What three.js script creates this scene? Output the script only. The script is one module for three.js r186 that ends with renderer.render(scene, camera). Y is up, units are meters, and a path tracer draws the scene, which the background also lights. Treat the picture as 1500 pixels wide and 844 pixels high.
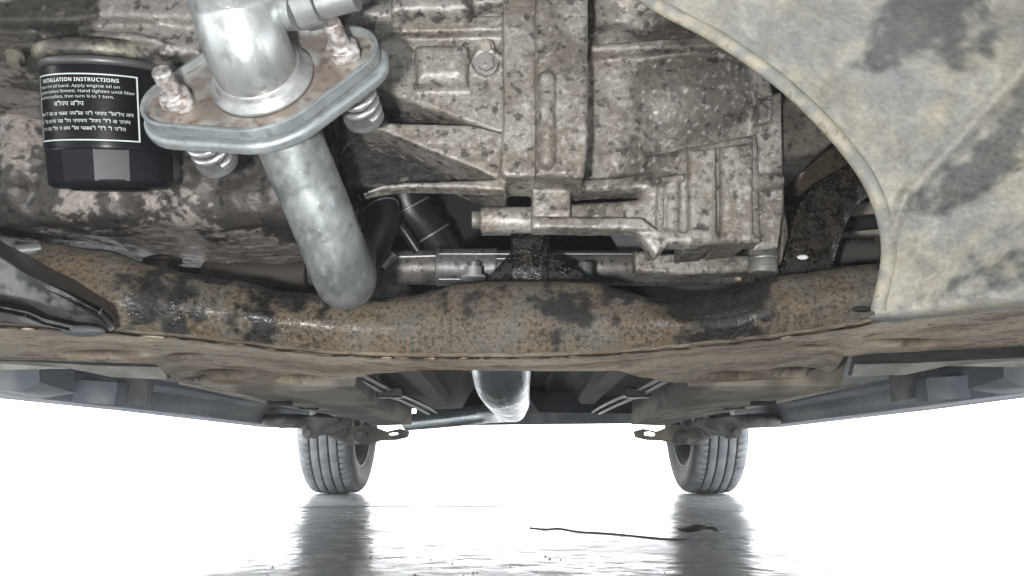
import * as THREE from 'three';
import { mergeGeometries, mergeVertices, toCreasedNormals } from 'three/addons/utils/BufferGeometryUtils.js';
import { RoundedBoxGeometry } from 'three/addons/geometries/RoundedBoxGeometry.js';
import { RectAreaLightUniformsLib } from 'three/addons/lights/RectAreaLightUniformsLib.js';

// ------------------------------------------------------------------ camera, sky, lights, exposure
const W = 1500, H = 844, FOCAL = 1130, PITCH = 12.14 * Math.PI / 180, EYE = 0.135;
const scene = new THREE.Scene();
const camera = new THREE.PerspectiveCamera(2 * Math.atan(H / 2 / FOCAL) * 180 / Math.PI, W / H, 0.01, 400);
camera.position.set(0, EYE, 0);
camera.rotation.set(PITCH, 0, 0);
const renderer = new THREE.WebGLRenderer({ antialias: true });
renderer.toneMapping = THREE.LinearToneMapping;
renderer.toneMappingExposure = 1.5;
renderer.shadowMap.enabled = true;
{ // bright, evenly overcast white sky
  const w = 256, h = 128, data = new Float32Array(w * h * 4);
  for (let j = 0; j < h; j++) for (let i = 0; i < w; i++) {
    const up = Math.sin(((j + 0.5) / h - 0.5) * Math.PI), k = (j * w + i) * 4;
    const l = up < 0 ? 4.2 : 6.4 - 0.9 * up;
    data[k] = l * 0.985; data[k + 1] = l; data[k + 2] = l * 1.02; data[k + 3] = 1;
  }
  const sky = new THREE.DataTexture(data, w, h, THREE.RGBAFormat, THREE.FloatType);
  sky.mapping = THREE.EquirectangularReflectionMapping; sky.magFilter = sky.minFilter = THREE.LinearFilter; sky.needsUpdate = true;
  scene.background = sky; scene.environment = sky;
}
const sun = new THREE.DirectionalLight(0xfff6ea, 1.2);           // veiled sun behind the car
sun.position.set(1.5, 9, -8); sun.shadow.radius = 24; sun.castShadow = true;
Object.assign(sun.shadow.camera, { left: -6, right: 6, top: 6, bottom: -6, near: 0.5, far: 30 });
scene.add(sun);
RectAreaLightUniformsLib.init();
const LAMP = new THREE.Vector3(-0.062, 0.106, 0.022), LAMP_AT = new THREE.Vector3(-0.06, 0.30, -0.42);
const flash = new THREE.RectAreaLight(0xffffff, 1600, 0.024, 0.018);  // the lamp whose spots show on pipe, filter and subframe
flash.position.copy(LAMP).addScaledVector(LAMP_AT.clone().sub(LAMP).normalize(), 0.003); flash.lookAt(LAMP_AT);
scene.add(flash);
scene.fog = new THREE.FogExp2(0xe6e9ec, 0.011);                    // the milky glare of the bright surroundings

// ------------------------------------------------------------------ helpers
const cosP = Math.cos(PITCH), sinP = Math.sin(PITCH);
function ray(x, y) {                                             // direction through a point of the photograph, one metre deep
  const a = (x - W / 2) / FOCAL, b = (H / 2 - y) / FOCAL, dy = b * cosP + sinP, dz = b * sinP - cosP;
  return new THREE.Vector3(a / -dz, dy / -dz, -1);
}
const P = (x, y, d) => ray(x, y).multiplyScalar(d).add(camera.position);
const V = (x, y, z) => new THREE.Vector3(x, y, z);
const clamp = (x, a = 0, b = 1) => Math.min(b, Math.max(a, x)), lerp = (a, b, t) => a + (b - a) * t;
const smooth = (a, b, x) => { const t = clamp((x - a) / (b - a)); return t * t * (3 - 2 * t); };
let seed = 7;
const rnd = () => { seed = (seed + 0x6d2b79f5) | 0; let t = Math.imul(seed ^ (seed >>> 15), 1 | seed); t = (t + Math.imul(t ^ (t >>> 7), 61 | t)) ^ t; return ((t ^ (t >>> 14)) >>> 0) / 4294967296; };
const PERM = new Uint8Array(512), G3 = [];
{ const p = [...Array(256).keys()]; for (let i = 255; i > 0; i--) { const j = Math.floor(rnd() * (i + 1)); [p[i], p[j]] = [p[j], p[i]]; } for (let i = 0; i < 512; i++) PERM[i] = p[i & 255]; }
const fade = (t) => t * t * t * (t * (t * 6 - 15) + 10);
function grad(h, x, y, z) { h &= 15; const u = h < 8 ? x : y, v = h < 4 ? y : h === 12 || h === 14 ? x : z; return ((h & 1) ? -u : u) + ((h & 2) ? -v : v); }
function noise(x, y, z, per = 256) {                              // gradient noise; x and y repeat after per
  let X = Math.floor(x), Y = Math.floor(y), Z = Math.floor(z);
  x -= X; y -= Y; z -= Z;
  const u = fade(x), v = fade(y), w = fade(z), m = (n) => ((n % per) + per) % per & 255;
  const X1 = m(X + 1), Y1 = m(Y + 1), Z0 = Z & 255, Z1 = (Z + 1) & 255; X = m(X); Y = m(Y);
  const h = (a, b, c) => PERM[PERM[PERM[a] + b] + c];
  return lerp(lerp(lerp(grad(h(X, Y, Z0), x, y, z), grad(h(X1, Y, Z0), x - 1, y, z), u), lerp(grad(h(X, Y1, Z0), x, y - 1, z), grad(h(X1, Y1, Z0), x - 1, y - 1, z), u), v),
    lerp(lerp(grad(h(X, Y, Z1), x, y, z - 1), grad(h(X1, Y, Z1), x - 1, y, z - 1), u), lerp(grad(h(X, Y1, Z1), x, y - 1, z - 1), grad(h(X1, Y1, Z1), x - 1, y - 1, z - 1), u), v), w);
}
function fbm(p, f, oct = 4, off = 0) { // every octave turned, so that no lattice shows
  let s = 0, a = 1, t = 0, x = p.x * f + off, y = p.y * f + off * 1.7, z = p.z * f;
  for (let i = 0; i < oct; i++) { [x, y, z] = [0.36 * x + 0.48 * y - 0.8 * z, -0.8 * x + 0.6 * y, 0.48 * x + 0.64 * y + 0.6 * z]; s += a * noise(x, y, z); t += a; a *= 0.55; x *= 2.03; y *= 2.03; z *= 2.03; }
  return s / t;
}
function tile(u, v, f, oct, off = 0) { let s = 0, a = 1, t = 0; for (let i = 0; i < oct; i++) { s += a * noise(u * f, v * f, off + i * 7.3, f); t += a; a *= 0.55; f *= 2; } return s / t; }
const mix3 = (a, b, t) => [lerp(a[0], b[0], t), lerp(a[1], b[1], t), lerp(a[2], b[2], t)];

// ------------------------------------------------------------------ textures: what surfaces are made of
const enc = (x) => Math.round(255 * clamp(x <= 0.0031308 ? 12.92 * x : 1.055 * Math.pow(x, 1 / 2.4) - 0.055));
function texture(n, colour, f) {                                  // f(u, v) returns [r, g, b] (linear) or a number
  const d = new Uint8Array(n * n * 4);
  for (let j = 0; j < n; j++) for (let i = 0; i < n; i++) {
    let c = f((i + 0.5) / n, (j + 0.5) / n); if (typeof c === 'number') c = [c, c, c];
    const k = (j * n + i) * 4;
    for (let q = 0; q < 3; q++) d[k + q] = colour ? enc(c[q]) : Math.round(255 * clamp(c[q]));
    d[k + 3] = 255;
  }
  const t = new THREE.DataTexture(d, n, n); t.wrapS = t.wrapT = THREE.RepeatWrapping; t.magFilter = THREE.LinearFilter; t.minFilter = THREE.LinearMipmapLinearFilter;
  if (colour) t.colorSpace = THREE.SRGBColorSpace; t.needsUpdate = true; return t;
}
const grainMap = texture(1024, true, (u, v) => {                  // cast metal: fine light and dark flecks
  const a = tile(u, v, 48, 3, 1), b = tile(u, v, 24, 4, 40), c = tile(u, v, 110, 2, 60);
  let g = 0.8 + 0.35 * a + 0.25 * c; g *= 1 - 0.6 * smooth(0.16, 0.3, b) ; g += 0.25 * smooth(0.2, 0.34, -b + 0.2 * a);
  return [clamp(g, 0.1, 1), clamp(g * 0.985, 0.1, 1), clamp(g * 0.965, 0.1, 1)];
});
const castBump = texture(1024, false, (u, v) => 0.5 + 0.4 * tile(u, v, 40, 5, 5) + 0.25 * tile(u, v, 10, 2, 9));
const rustMap = texture(1024, true, (u, v) => {
  const a = tile(u, v, 6, 5, 2), b = tile(u, v, 14, 4, 17), c = tile(u, v, 44, 4, 33), d = tile(u, v, 78, 3, 51), e = tile(u, v, 150, 2, 71);
  let k = mix3([0.29, 0.24, 0.185], [0.28, 0.265, 0.24], smooth(-0.15, 0.2, a));
  k = mix3(k, [0.29, 0.205, 0.125], 0.3 * smooth(0.08, 0.3, b));
  k = mix3(k, [0.15, 0.148, 0.145], 0.5 * smooth(-0.05, 0.25, c - 0.4 * b));
  k = mix3(k, [0.05, 0.048, 0.045], 0.7 * smooth(0.05, 0.3, d - 0.3 * a));
  const g = 0.66 + 0.42 * e; return [k[0] * g, k[1] * g * 0.98, k[2] * g * 0.93];
});
const rustBump = texture(1024, false, (u, v) => 0.5 + 0.35 * tile(u, v, 34, 4, 33) - 0.3 * smooth(0.12, 0.24, tile(u, v, 60, 3, 51)) + 0.2 * tile(u, v, 120, 2, 71));
const rustRough = texture(512, false, (u, v) => 0.32 + 0.5 * smooth(0.0, 0.3, tile(u, v, 14, 4, 17)) + 0.5 * tile(u, v, 60, 3, 51));
const paintRough = (() => { const w = 1024, h = 128, d = new Uint8Array(w * h * 4); // old paint that still shines in a few places along the subframe
  for (let j = 0; j < h; j++) for (let i = 0; i < w; i++) { const X = -0.5 + (i + 0.5) / w, Y = 0.15 + 0.15 * (j + 0.5) / h, q = { x: X, y: Y, z: 0 }, n = fbm(q, 60, 4, 3), n2 = fbm(q, 260, 3, 5); let r = 0.78 + 0.2 * n;
    for (const [cx, rx, a] of [[-0.14, 0.075, 0.5], [0.125, 0.05, 0.34], [-0.235, 0.03, 0.2]]) r -= a * smooth(1.1, 0.3, Math.abs(X - cx) / rx + 0.8 * n) * smooth(0.22, 0.02, n2);
    const k = (j * w + i) * 4; d[k] = d[k + 1] = d[k + 2] = Math.round(255 * clamp(r, 0.2, 1)); d[k + 3] = 255; }
  const t = new THREE.DataTexture(d, w, h); t.magFilter = THREE.LinearFilter; t.channel = 1; t.needsUpdate = true; return t; })();
const galvMap = texture(1024, true, (u, v) => {
  const a = tile(u, v, 8, 5, 3), b = tile(u, v, 30, 3, 23), c = tile(u, v, 70, 2, 43), d = tile(u, v, 16, 4, 83);
  let g = 0.74 + 0.2 * a + 0.12 * b; g = lerp(g, 1, 0.7 * smooth(0.3, 0.42, c)); g = lerp(g, 0.36, 0.55 * smooth(0.14, 0.4, d));
  return [g * 0.97, g, g * 1.0];
});
const galvRough = texture(512, false, (u, v) => 0.62 + 0.5 * tile(u, v, 8, 5, 3) + 0.25 * tile(u, v, 40, 2, 13));
const galvBump = texture(512, false, (u, v) => 0.5 + 0.3 * tile(u, v, 20, 4, 13) + 0.4 * smooth(0.3, 0.42, tile(u, v, 35, 2, 43)));
const dustMap = texture(1024, true, (u, v) => {
  const a = tile(u, v, 5, 5, 4), b = tile(u, v, 20, 4, 24), c = tile(u, v, 90, 2, 44), g = 0.86 + 0.28 * a + 0.2 * b + 0.12 * c;
  return mix3([g, g, g * 0.99], [g * 1.0, g * 0.965, g * 0.9], smooth(-0.1, 0.3, tile(u, v, 7, 4, 64)));
});
const floorBump = texture(1024, false, (u, v) => 0.5 + 0.22 * tile(u, v, 10, 2, 6) + 0.27 * tile(u, v, 30, 2, 16) + 0.09 * tile(u, v, 90, 2, 26));
const floorMap = texture(1024, true, (u, v) => { const g = 0.24 + 0.1 * tile(u, v, 6, 5, 7) + 0.1 * tile(u, v, 50, 3, 27); return [g * 0.96, g, g * 1.01]; });
const floorRough = texture(512, false, (u, v) => 0.5 + 0.5 * tile(u, v, 7, 5, 8));

// ------------------------------------------------------------------ materials (tile = metres per repeat, baked into uv)
const TILE = 0.16;
const std = (o) => new THREE.MeshStandardMaterial({ roughness: 0.6, ...o });
const M = {
  cast: std({ vertexColors: true, map: grainMap, bumpMap: castBump, bumpScale: 0.0009, metalness: 0.25, roughness: 0.5 }),
  rust: std({ vertexColors: true, map: rustMap, bumpMap: rustBump, bumpScale: 0.0005, metalness: 0.15, roughness: 0.8, roughnessMap: rustRough }),
  beam: std({ vertexColors: true, map: rustMap, bumpMap: rustBump, bumpScale: 0.0005, metalness: 0.1, roughness: 1, roughnessMap: paintRough }),
  pipe: std({ color: new THREE.Color(0.6, 0.61, 0.605), map: galvMap, roughnessMap: galvRough, bumpMap: galvBump, bumpScale: 0.00012, metalness: 0.7, roughness: 0.6 }),
  pipeTint: std({ vertexColors: true, map: galvMap, roughnessMap: galvRough, bumpMap: galvBump, bumpScale: 0.0002, metalness: 0.5, roughness: 0.75 }),
  bolt: std({ vertexColors: true, map: galvMap, bumpMap: galvBump, bumpScale: 0.0006, metalness: 0.4, roughness: 0.5 }),
  spring: std({ color: new THREE.Color(0.6, 0.6, 0.6), metalness: 0.8, roughness: 0.3 }),
  black: new THREE.MeshPhysicalMaterial({ color: new THREE.Color(0.004, 0.005, 0.007), roughness: 0.3, specularIntensity: 0.3 }),
  pipeFar: std({ color: new THREE.Color(0.36, 0.39, 0.41), map: galvMap, roughnessMap: galvRough, bumpMap: galvBump, bumpScale: 0.00015, metalness: 0.85, roughness: 0.55 }),
  rubber: std({ color: new THREE.Color(0.014, 0.015, 0.017), roughness: 0.38, bumpMap: castBump, bumpScale: 0.0003 }),
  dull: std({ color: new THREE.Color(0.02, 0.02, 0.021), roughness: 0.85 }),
  dusty: std({ vertexColors: true, map: dustMap, bumpMap: castBump, bumpScale: 0.0005, roughness: 0.8 }),
  plastic: std({ vertexColors: true, map: dustMap, bumpMap: castBump, bumpScale: 0.0002, roughness: 0.38 }),
  rack: std({ vertexColors: true, map: grainMap, bumpMap: castBump, bumpScale: 0.0004, metalness: 0.35, roughness: 0.45 }),
  steel: std({ color: new THREE.Color(0.5, 0.5, 0.5), metalness: 0.7, roughness: 0.4, map: galvMap }),
  tyre: std({ vertexColors: true, roughness: 0.75, bumpMap: castBump, bumpScale: 0.0004 }),
  rim: std({ color: new THREE.Color(0.16, 0.165, 0.17), roughness: 0.55, metalness: 0.3 }),
  paint: std({ color: new THREE.Color(0.10, 0.115, 0.135), roughness: 0.5, map: dustMap }),
  under: std({ vertexColors: true, map: (() => { const t = dustMap.clone(); t.repeat.set(0.07, 0.09); return t; })(), bumpMap: castBump, bumpScale: 0.0004, roughness: 0.8 }),
  line: std({ color: new THREE.Color(0.08, 0.08, 0.085), metalness: 0.2, roughness: 0.5 }),
};

// ------------------------------------------------------------------ geometry helpers
function boxUV(geo, size = TILE) {                                // uv in metres from the face's main direction
  let g = geo.index ? geo.toNonIndexed() : geo; if (!g.attributes.normal) g.computeVertexNormals();
  const p = g.attributes.position, n = p.count, uv = new Float32Array(n * 2), a = V(), b = V(), c = V();
  for (let i = 0; i < n; i += 3) {
    a.fromBufferAttribute(p, i); b.fromBufferAttribute(p, i + 1); c.fromBufferAttribute(p, i + 2);
    const nn = b.clone().sub(a).cross(c.clone().sub(a)), x = Math.abs(nn.x), y = Math.abs(nn.y), z = Math.abs(nn.z);
    [a, b, c].forEach((q, k) => {
      const s = z >= x && z >= y ? [q.x, q.y] : y >= x ? [q.x + 0.37, q.z] : [q.z + 0.71, q.y];
      uv[(i + k) * 2] = s[0] / size; uv[(i + k) * 2 + 1] = s[1] / size;
    });
  }
  g.setAttribute('uv', new THREE.BufferAttribute(uv, 2)); return g;
}
function paint(g, f) {                                            // vertex colours of the matter at each point
  const p = g.attributes.position, c = new Float32Array(p.count * 3), q = V();
  for (let i = 0; i < p.count; i++) { q.fromBufferAttribute(p, i); const k = f(q); c[i * 3] = k[0]; c[i * 3 + 1] = k[1]; c[i * 3 + 2] = k[2]; }
  g.setAttribute('color', new THREE.BufferAttribute(c, 3)); return g;
}
function mesh(name, geo, mat, parent, label) {
  const m = new THREE.Mesh(geo, mat); m.name = name; m.castShadow = m.receiveShadow = true;
  if (label) m.userData.label = label; parent.add(m); return m;
}
function thing(name, label, category, group) { const g = new THREE.Group(); g.name = name; g.userData = { label, category }; if (group) g.userData.group = group; scene.add(g); return g; }
function sweep(pts, r, seg = 80, rad = 20, closed = false) {        // r: number or function of 0..1
  const curve = new THREE.CatmullRomCurve3(pts, closed, 'centripetal');
  const g = new THREE.TubeGeometry(curve, seg, 1, rad, closed), p = g.attributes.position, nn = g.attributes.normal, len = curve.getLength(), uv = g.attributes.uv;
  for (let i = 0; i <= seg; i++) { const c = curve.getPointAt(i / seg), R = typeof r === 'number' ? r : r(i / seg);
    for (let j = 0; j <= rad; j++) { const k = i * (rad + 1) + j; p.setXYZ(k, c.x + nn.getX(k) * R, c.y + nn.getY(k) * R, c.z + nn.getZ(k) * R); uv.setXY(k, i / seg * len / TILE, j / rad * 6.283 * R / TILE); } }
  return g;
}
function along(geo, a, b) {                                        // moves a geometry built on the y axis, centred, onto the segment a-b
  const q = new THREE.Quaternion().setFromUnitVectors(V(0, 1, 0), b.clone().sub(a).normalize());
  return geo.applyQuaternion(q).translate((a.x + b.x) / 2, (a.y + b.y) / 2, (a.z + b.z) / 2);
}
const rod = (a, b, r, seg = 24, r2 = r) => along(new THREE.CylinderGeometry(r2, r, a.distanceTo(b), seg), a, b);
function turned(profile, a, b, seg = 40) {                         // lathe; profile [radius, 0..1 along a-b]
  const L = a.distanceTo(b);
  return along(new THREE.LatheGeometry(profile.map(([r, t]) => new THREE.Vector2(r, (t - 0.5) * L)), seg), a, b);
}
function hexBolt(at, axis, r, h) {                                  // hexagonal head on a washer
  const ax = axis.clone().normalize(), w = rod(at, at.clone().addScaledVector(ax, h * 0.25), r * 1.35, 24), b = rod(at.clone().addScaledVector(ax, h * 0.25), at.clone().addScaledVector(ax, h), r, 6);
  return boxUV(mergeGeometries([w.toNonIndexed(), b.toNonIndexed()]));
}
// a sheet through rows of control points [x, y, depth]; rows may differ in spacing; with thickness
function cat(p0, p1, p2, p3, t) { return 0.5 * (2 * p1 + (p2 - p0) * t + (2 * p0 - 5 * p1 + 4 * p2 - p3) * t * t + (3 * p1 - p0 - 3 * p2 + p3) * t * t * t); }
function sample(list, t, curved) {
  const n = list.length - 1, s = clamp(t) * n, i = Math.min(n - 1, Math.floor(s)), f = s - i, at = (k) => list[clamp(k, 0, n)];
  return list[0].map((_, c) => curved ? cat(at(i - 1)[c], at(i)[c], at(i + 1)[c], at(i + 2)[c], f) : lerp(at(i)[c], at(i + 1)[c], f));
}
function sheet(rows, nu, nv, { thick = 0.0025, colour, bulge, curveU = true, curveV = false, size = TILE } = {}) {
  const pos = [], col = [], uv = [], idx = [], info = [];
  for (let j = 0; j <= nv; j++) for (let i = 0; i <= nu; i++) {
    const s = sample(rows.map((r) => sample(r, i / nu, curveU)), j / nv, curveV), p = P(s[0], s[1], s[2]); info.push(s); pos.push(p);
  }
  const at = (i, j) => pos[clamp(j, 0, nv) * (nu + 1) + clamp(i, 0, nu)];
  const normals = () => { const out = []; for (let j = 0; j <= nv; j++) for (let i = 0; i <= nu; i++) { const n = at(i + 1, j).clone().sub(at(i - 1, j)).cross(at(i, j + 1).clone().sub(at(i, j - 1))).normalize(); if (!n.lengthSq()) n.set(0, 0, 1); out.push(n); } return out; };
  let nn = normals();
  const mid = nn[Math.floor(nn.length / 2)], flip = mid.dot(camera.position.clone().sub(at(nu >> 1, nv >> 1))) < 0 ? -1 : 1;
  nn.forEach((n) => n.multiplyScalar(flip));
  if (bulge) { pos.forEach((p, k) => p.addScaledVector(nn[k], bulge(info[k][0], info[k][1], p))); nn = normals().map((n) => n.multiplyScalar(flip)); }
  const N = pos.length, arr = [], nor = [];
  for (let side = 0; side < 2; side++) for (let k = 0; k < N; k++) {
    const p = pos[k].clone().addScaledVector(nn[k], side ? -thick : 0), j = Math.floor(k / (nu + 1));
    arr.push(p.x, p.y, p.z); nor.push(...nn[k].clone().multiplyScalar(side ? -1 : 1).toArray());
    if (colour) col.push(...colour(pos[k], info[k][0], info[k][1], j / nv));
  }
  const face = (a, b, c) => flip > 0 ? idx.push(a, b, c) : idx.push(a, c, b);
  for (let j = 0; j < nv; j++) for (let i = 0; i < nu; i++) { const a = j * (nu + 1) + i, b = a + 1, c = a + nu + 1, d = c + 1; face(a, b, d); face(a, d, c); face(N + a, N + d, N + b); face(N + a, N + c, N + d); }
  const rim = []; for (let i = 0; i < nu; i++) rim.push(i); for (let j = 0; j < nv; j++) rim.push(j * (nu + 1) + nu); for (let i = nu; i > 0; i--) rim.push(nv * (nu + 1) + i); for (let j = nv; j > 0; j--) rim.push(j * (nu + 1));
  const at3 = (k) => V(arr[k * 3], arr[k * 3 + 1], arr[k * 3 + 2]);
  const wall = (a, b, c) => { if (flip < 0) [b, c] = [c, b]; const q = [at3(a), at3(b), at3(c)], n = q[1].clone().sub(q[0]).cross(q[2].clone().sub(q[0])).normalize(); [a, b, c].forEach((k, i) => { idx.push(arr.length / 3); arr.push(q[i].x, q[i].y, q[i].z); nor.push(n.x, n.y, n.z); if (colour) col.push(col[k * 3], col[k * 3 + 1], col[k * 3 + 2]); }); };
  rim.forEach((a, k) => { const b = rim[(k + 1) % rim.length]; wall(a, N + b, b); wall(a, N + a, N + b); });
  const g = new THREE.BufferGeometry(); g.setIndex(idx);
  g.setAttribute('position', new THREE.Float32BufferAttribute(arr, 3)); g.setAttribute('normal', new THREE.Float32BufferAttribute(nor, 3));
  if (colour) g.setAttribute('color', new THREE.Float32BufferAttribute(col, 3));
  return boxUV(g, size);
}
// a bar lofted through sections of equally many points, capped
function bar(sections, colour, flat = true) {
  const n = sections[0].length, idx = [], pos = [];
  sections.forEach((s) => s.forEach((p) => pos.push(p.x, p.y, p.z)));
  for (let s = 0; s < sections.length - 1; s++) for (let i = 0; i < n; i++) { const a = s * n + i, b = s * n + (i + 1) % n; idx.push(a, b, b + n, a, b + n, a + n); }
  for (const s of [0, sections.length - 1]) for (let i = 1; i < n - 1; i++) idx.push(s * n, s * n + (s ? i : i + 1), s * n + (s ? i + 1 : i));
  let g = new THREE.BufferGeometry(); g.setIndex(idx); g.setAttribute('position', new THREE.Float32BufferAttribute(pos, 3));
  if (flat) g = g.toNonIndexed(); g.computeVertexNormals(); g = boxUV(g); return colour ? paint(g, colour) : g;
}
function subdivide(g, edge) {                                       // splits long edges so that vertex colours can follow the dirt
  let tri = []; const p = (g.index ? g.toNonIndexed() : g).attributes.position;
  for (let i = 0; i < p.count; i += 3) tri.push([V().fromBufferAttribute(p, i), V().fromBufferAttribute(p, i + 1), V().fromBufferAttribute(p, i + 2)]);
  for (let it = 0; it < 16; it++) { const out = []; let split = false;
    for (const t of tri) { const l = [t[0].distanceTo(t[1]), t[1].distanceTo(t[2]), t[2].distanceTo(t[0])], m = Math.max(...l);
      if (m <= edge) { out.push(t); continue; } split = true; const k = l.indexOf(m), a = t[k], b = t[(k + 1) % 3], c = t[(k + 2) % 3], d = a.clone().add(b).multiplyScalar(0.5); out.push([a, d, c], [d, b, c]); }
    tri = out; if (!split) break; }
  const o = new THREE.BufferGeometry(); o.setAttribute('position', new THREE.Float32BufferAttribute(tri.flat().flatMap((q) => [q.x, q.y, q.z]), 3)); o.computeVertexNormals(); return boxUV(toCreasedNormals(o, 0.6));
}
// plate: outline in photograph points standing at depth d, extruded back, edges bevelled
function plate(poly, d, t, { bevel = 0.0015, colour, edge = 0.006, holes = [] } = {}) {
  const flat = (pl) => pl.map(([x, y]) => { const p = P(x, y, d); return new THREE.Vector2(p.x, p.y); });
  const s = new THREE.Shape(flat(poly)); holes.forEach((h) => s.holes.push(new THREE.Path(flat(h))));
  let g = new THREE.ExtrudeGeometry(s, { depth: Math.max(0.0002, t - 2 * bevel), bevelEnabled: bevel > 0, bevelThickness: bevel, bevelSize: bevel, bevelOffset: -bevel, bevelSegments: 2, curveSegments: 10 });
  g.translate(0, 0, -d - t + bevel);
  return colour ? paint(subdivide(g, edge), colour) : boxUV(g);
}
// ---- castings: distance fields joined with fillets and meshed
function prism(poly, d0, d1, r = 0.003) {
  const q = poly.map(([x, y]) => { const p = P(x, y, d0); return [p.x, p.y]; }), n = q.length, zc = -(d0 + d1) / 2, hz = (d1 - d0) / 2;
  const xs = q.map((p) => p[0]), ys = q.map((p) => p[1]), x0 = Math.min(...xs), x1 = Math.max(...xs), y0 = Math.min(...ys), y1 = Math.max(...ys);
  const f = (x, y, z) => {
    let d = 1e9, s = 1;
    for (let i = 0, j = n - 1; i < n; j = i++) {
      const ex = q[j][0] - q[i][0], ey = q[j][1] - q[i][1], wx = x - q[i][0], wy = y - q[i][1], t = clamp((wx * ex + wy * ey) / (ex * ex + ey * ey)), bx = wx - ex * t, by = wy - ey * t;
      d = Math.min(d, bx * bx + by * by);
      const c1 = y >= q[i][1], c2 = y < q[j][1], c3 = ex * wy > ey * wx; if ((c1 && c2 && c3) || (!c1 && !c2 && !c3)) s = -s;
    }
    const a = s * Math.sqrt(d) + r, b = Math.abs(z - zc) - hz + r;
    return Math.min(Math.max(a, b), 0) + Math.hypot(Math.max(a, 0), Math.max(b, 0)) - r;
  };
  f.box = [x0, x1, y0, y1, -d1, -d0]; return f;
}
function pill(a, b, r) {
  const ba = b.clone().sub(a), l = ba.lengthSq();
  const f = (x, y, z) => { const px = x - a.x, py = y - a.y, pz = z - a.z, h = l ? clamp((px * ba.x + py * ba.y + pz * ba.z) / l) : 0; return Math.hypot(px - ba.x * h, py - ba.y * h, pz - ba.z * h) - r; };
  f.box = [Math.min(a.x, b.x) - r, Math.max(a.x, b.x) + r, Math.min(a.y, b.y) - r, Math.max(a.y, b.y) + r, Math.min(a.z, b.z) - r, Math.max(a.z, b.z) + r]; return f;
}
function drum(a, b, r, e = 0.0015) {
  const ax = b.clone().sub(a), L = ax.length(), c = a.clone().add(b).multiplyScalar(0.5); ax.normalize();
  const f = (x, y, z) => { const px = x - c.x, py = y - c.y, pz = z - c.z, t = px * ax.x + py * ax.y + pz * ax.z, d = Math.sqrt(Math.max(0, px * px + py * py + pz * pz - t * t)) - r + e, h = Math.abs(t) - L / 2 + e; return Math.min(Math.max(d, h), 0) + Math.hypot(Math.max(d, 0), Math.max(h, 0)) - e; };
  const R = r + L / 2; f.box = [c.x - R, c.x + R, c.y - R, c.y + R, c.z - R, c.z + R]; return f;
}
function egg(c, rx, ry, rz) {
  const m = Math.min(rx, ry, rz), f = (x, y, z) => { const a = (x - c.x) / rx, b = (y - c.y) / ry, d = (z - c.z) / rz, k0 = Math.hypot(a, b, d), k1 = Math.hypot(a / rx, b / ry, d / rz); return k1 < 1e-9 ? -m : k0 * (k0 - 1) / k1; };
  f.box = [c.x - rx, c.x + rx, c.y - ry, c.y + ry, c.z - rz, c.z + rz]; return f;
}
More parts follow.
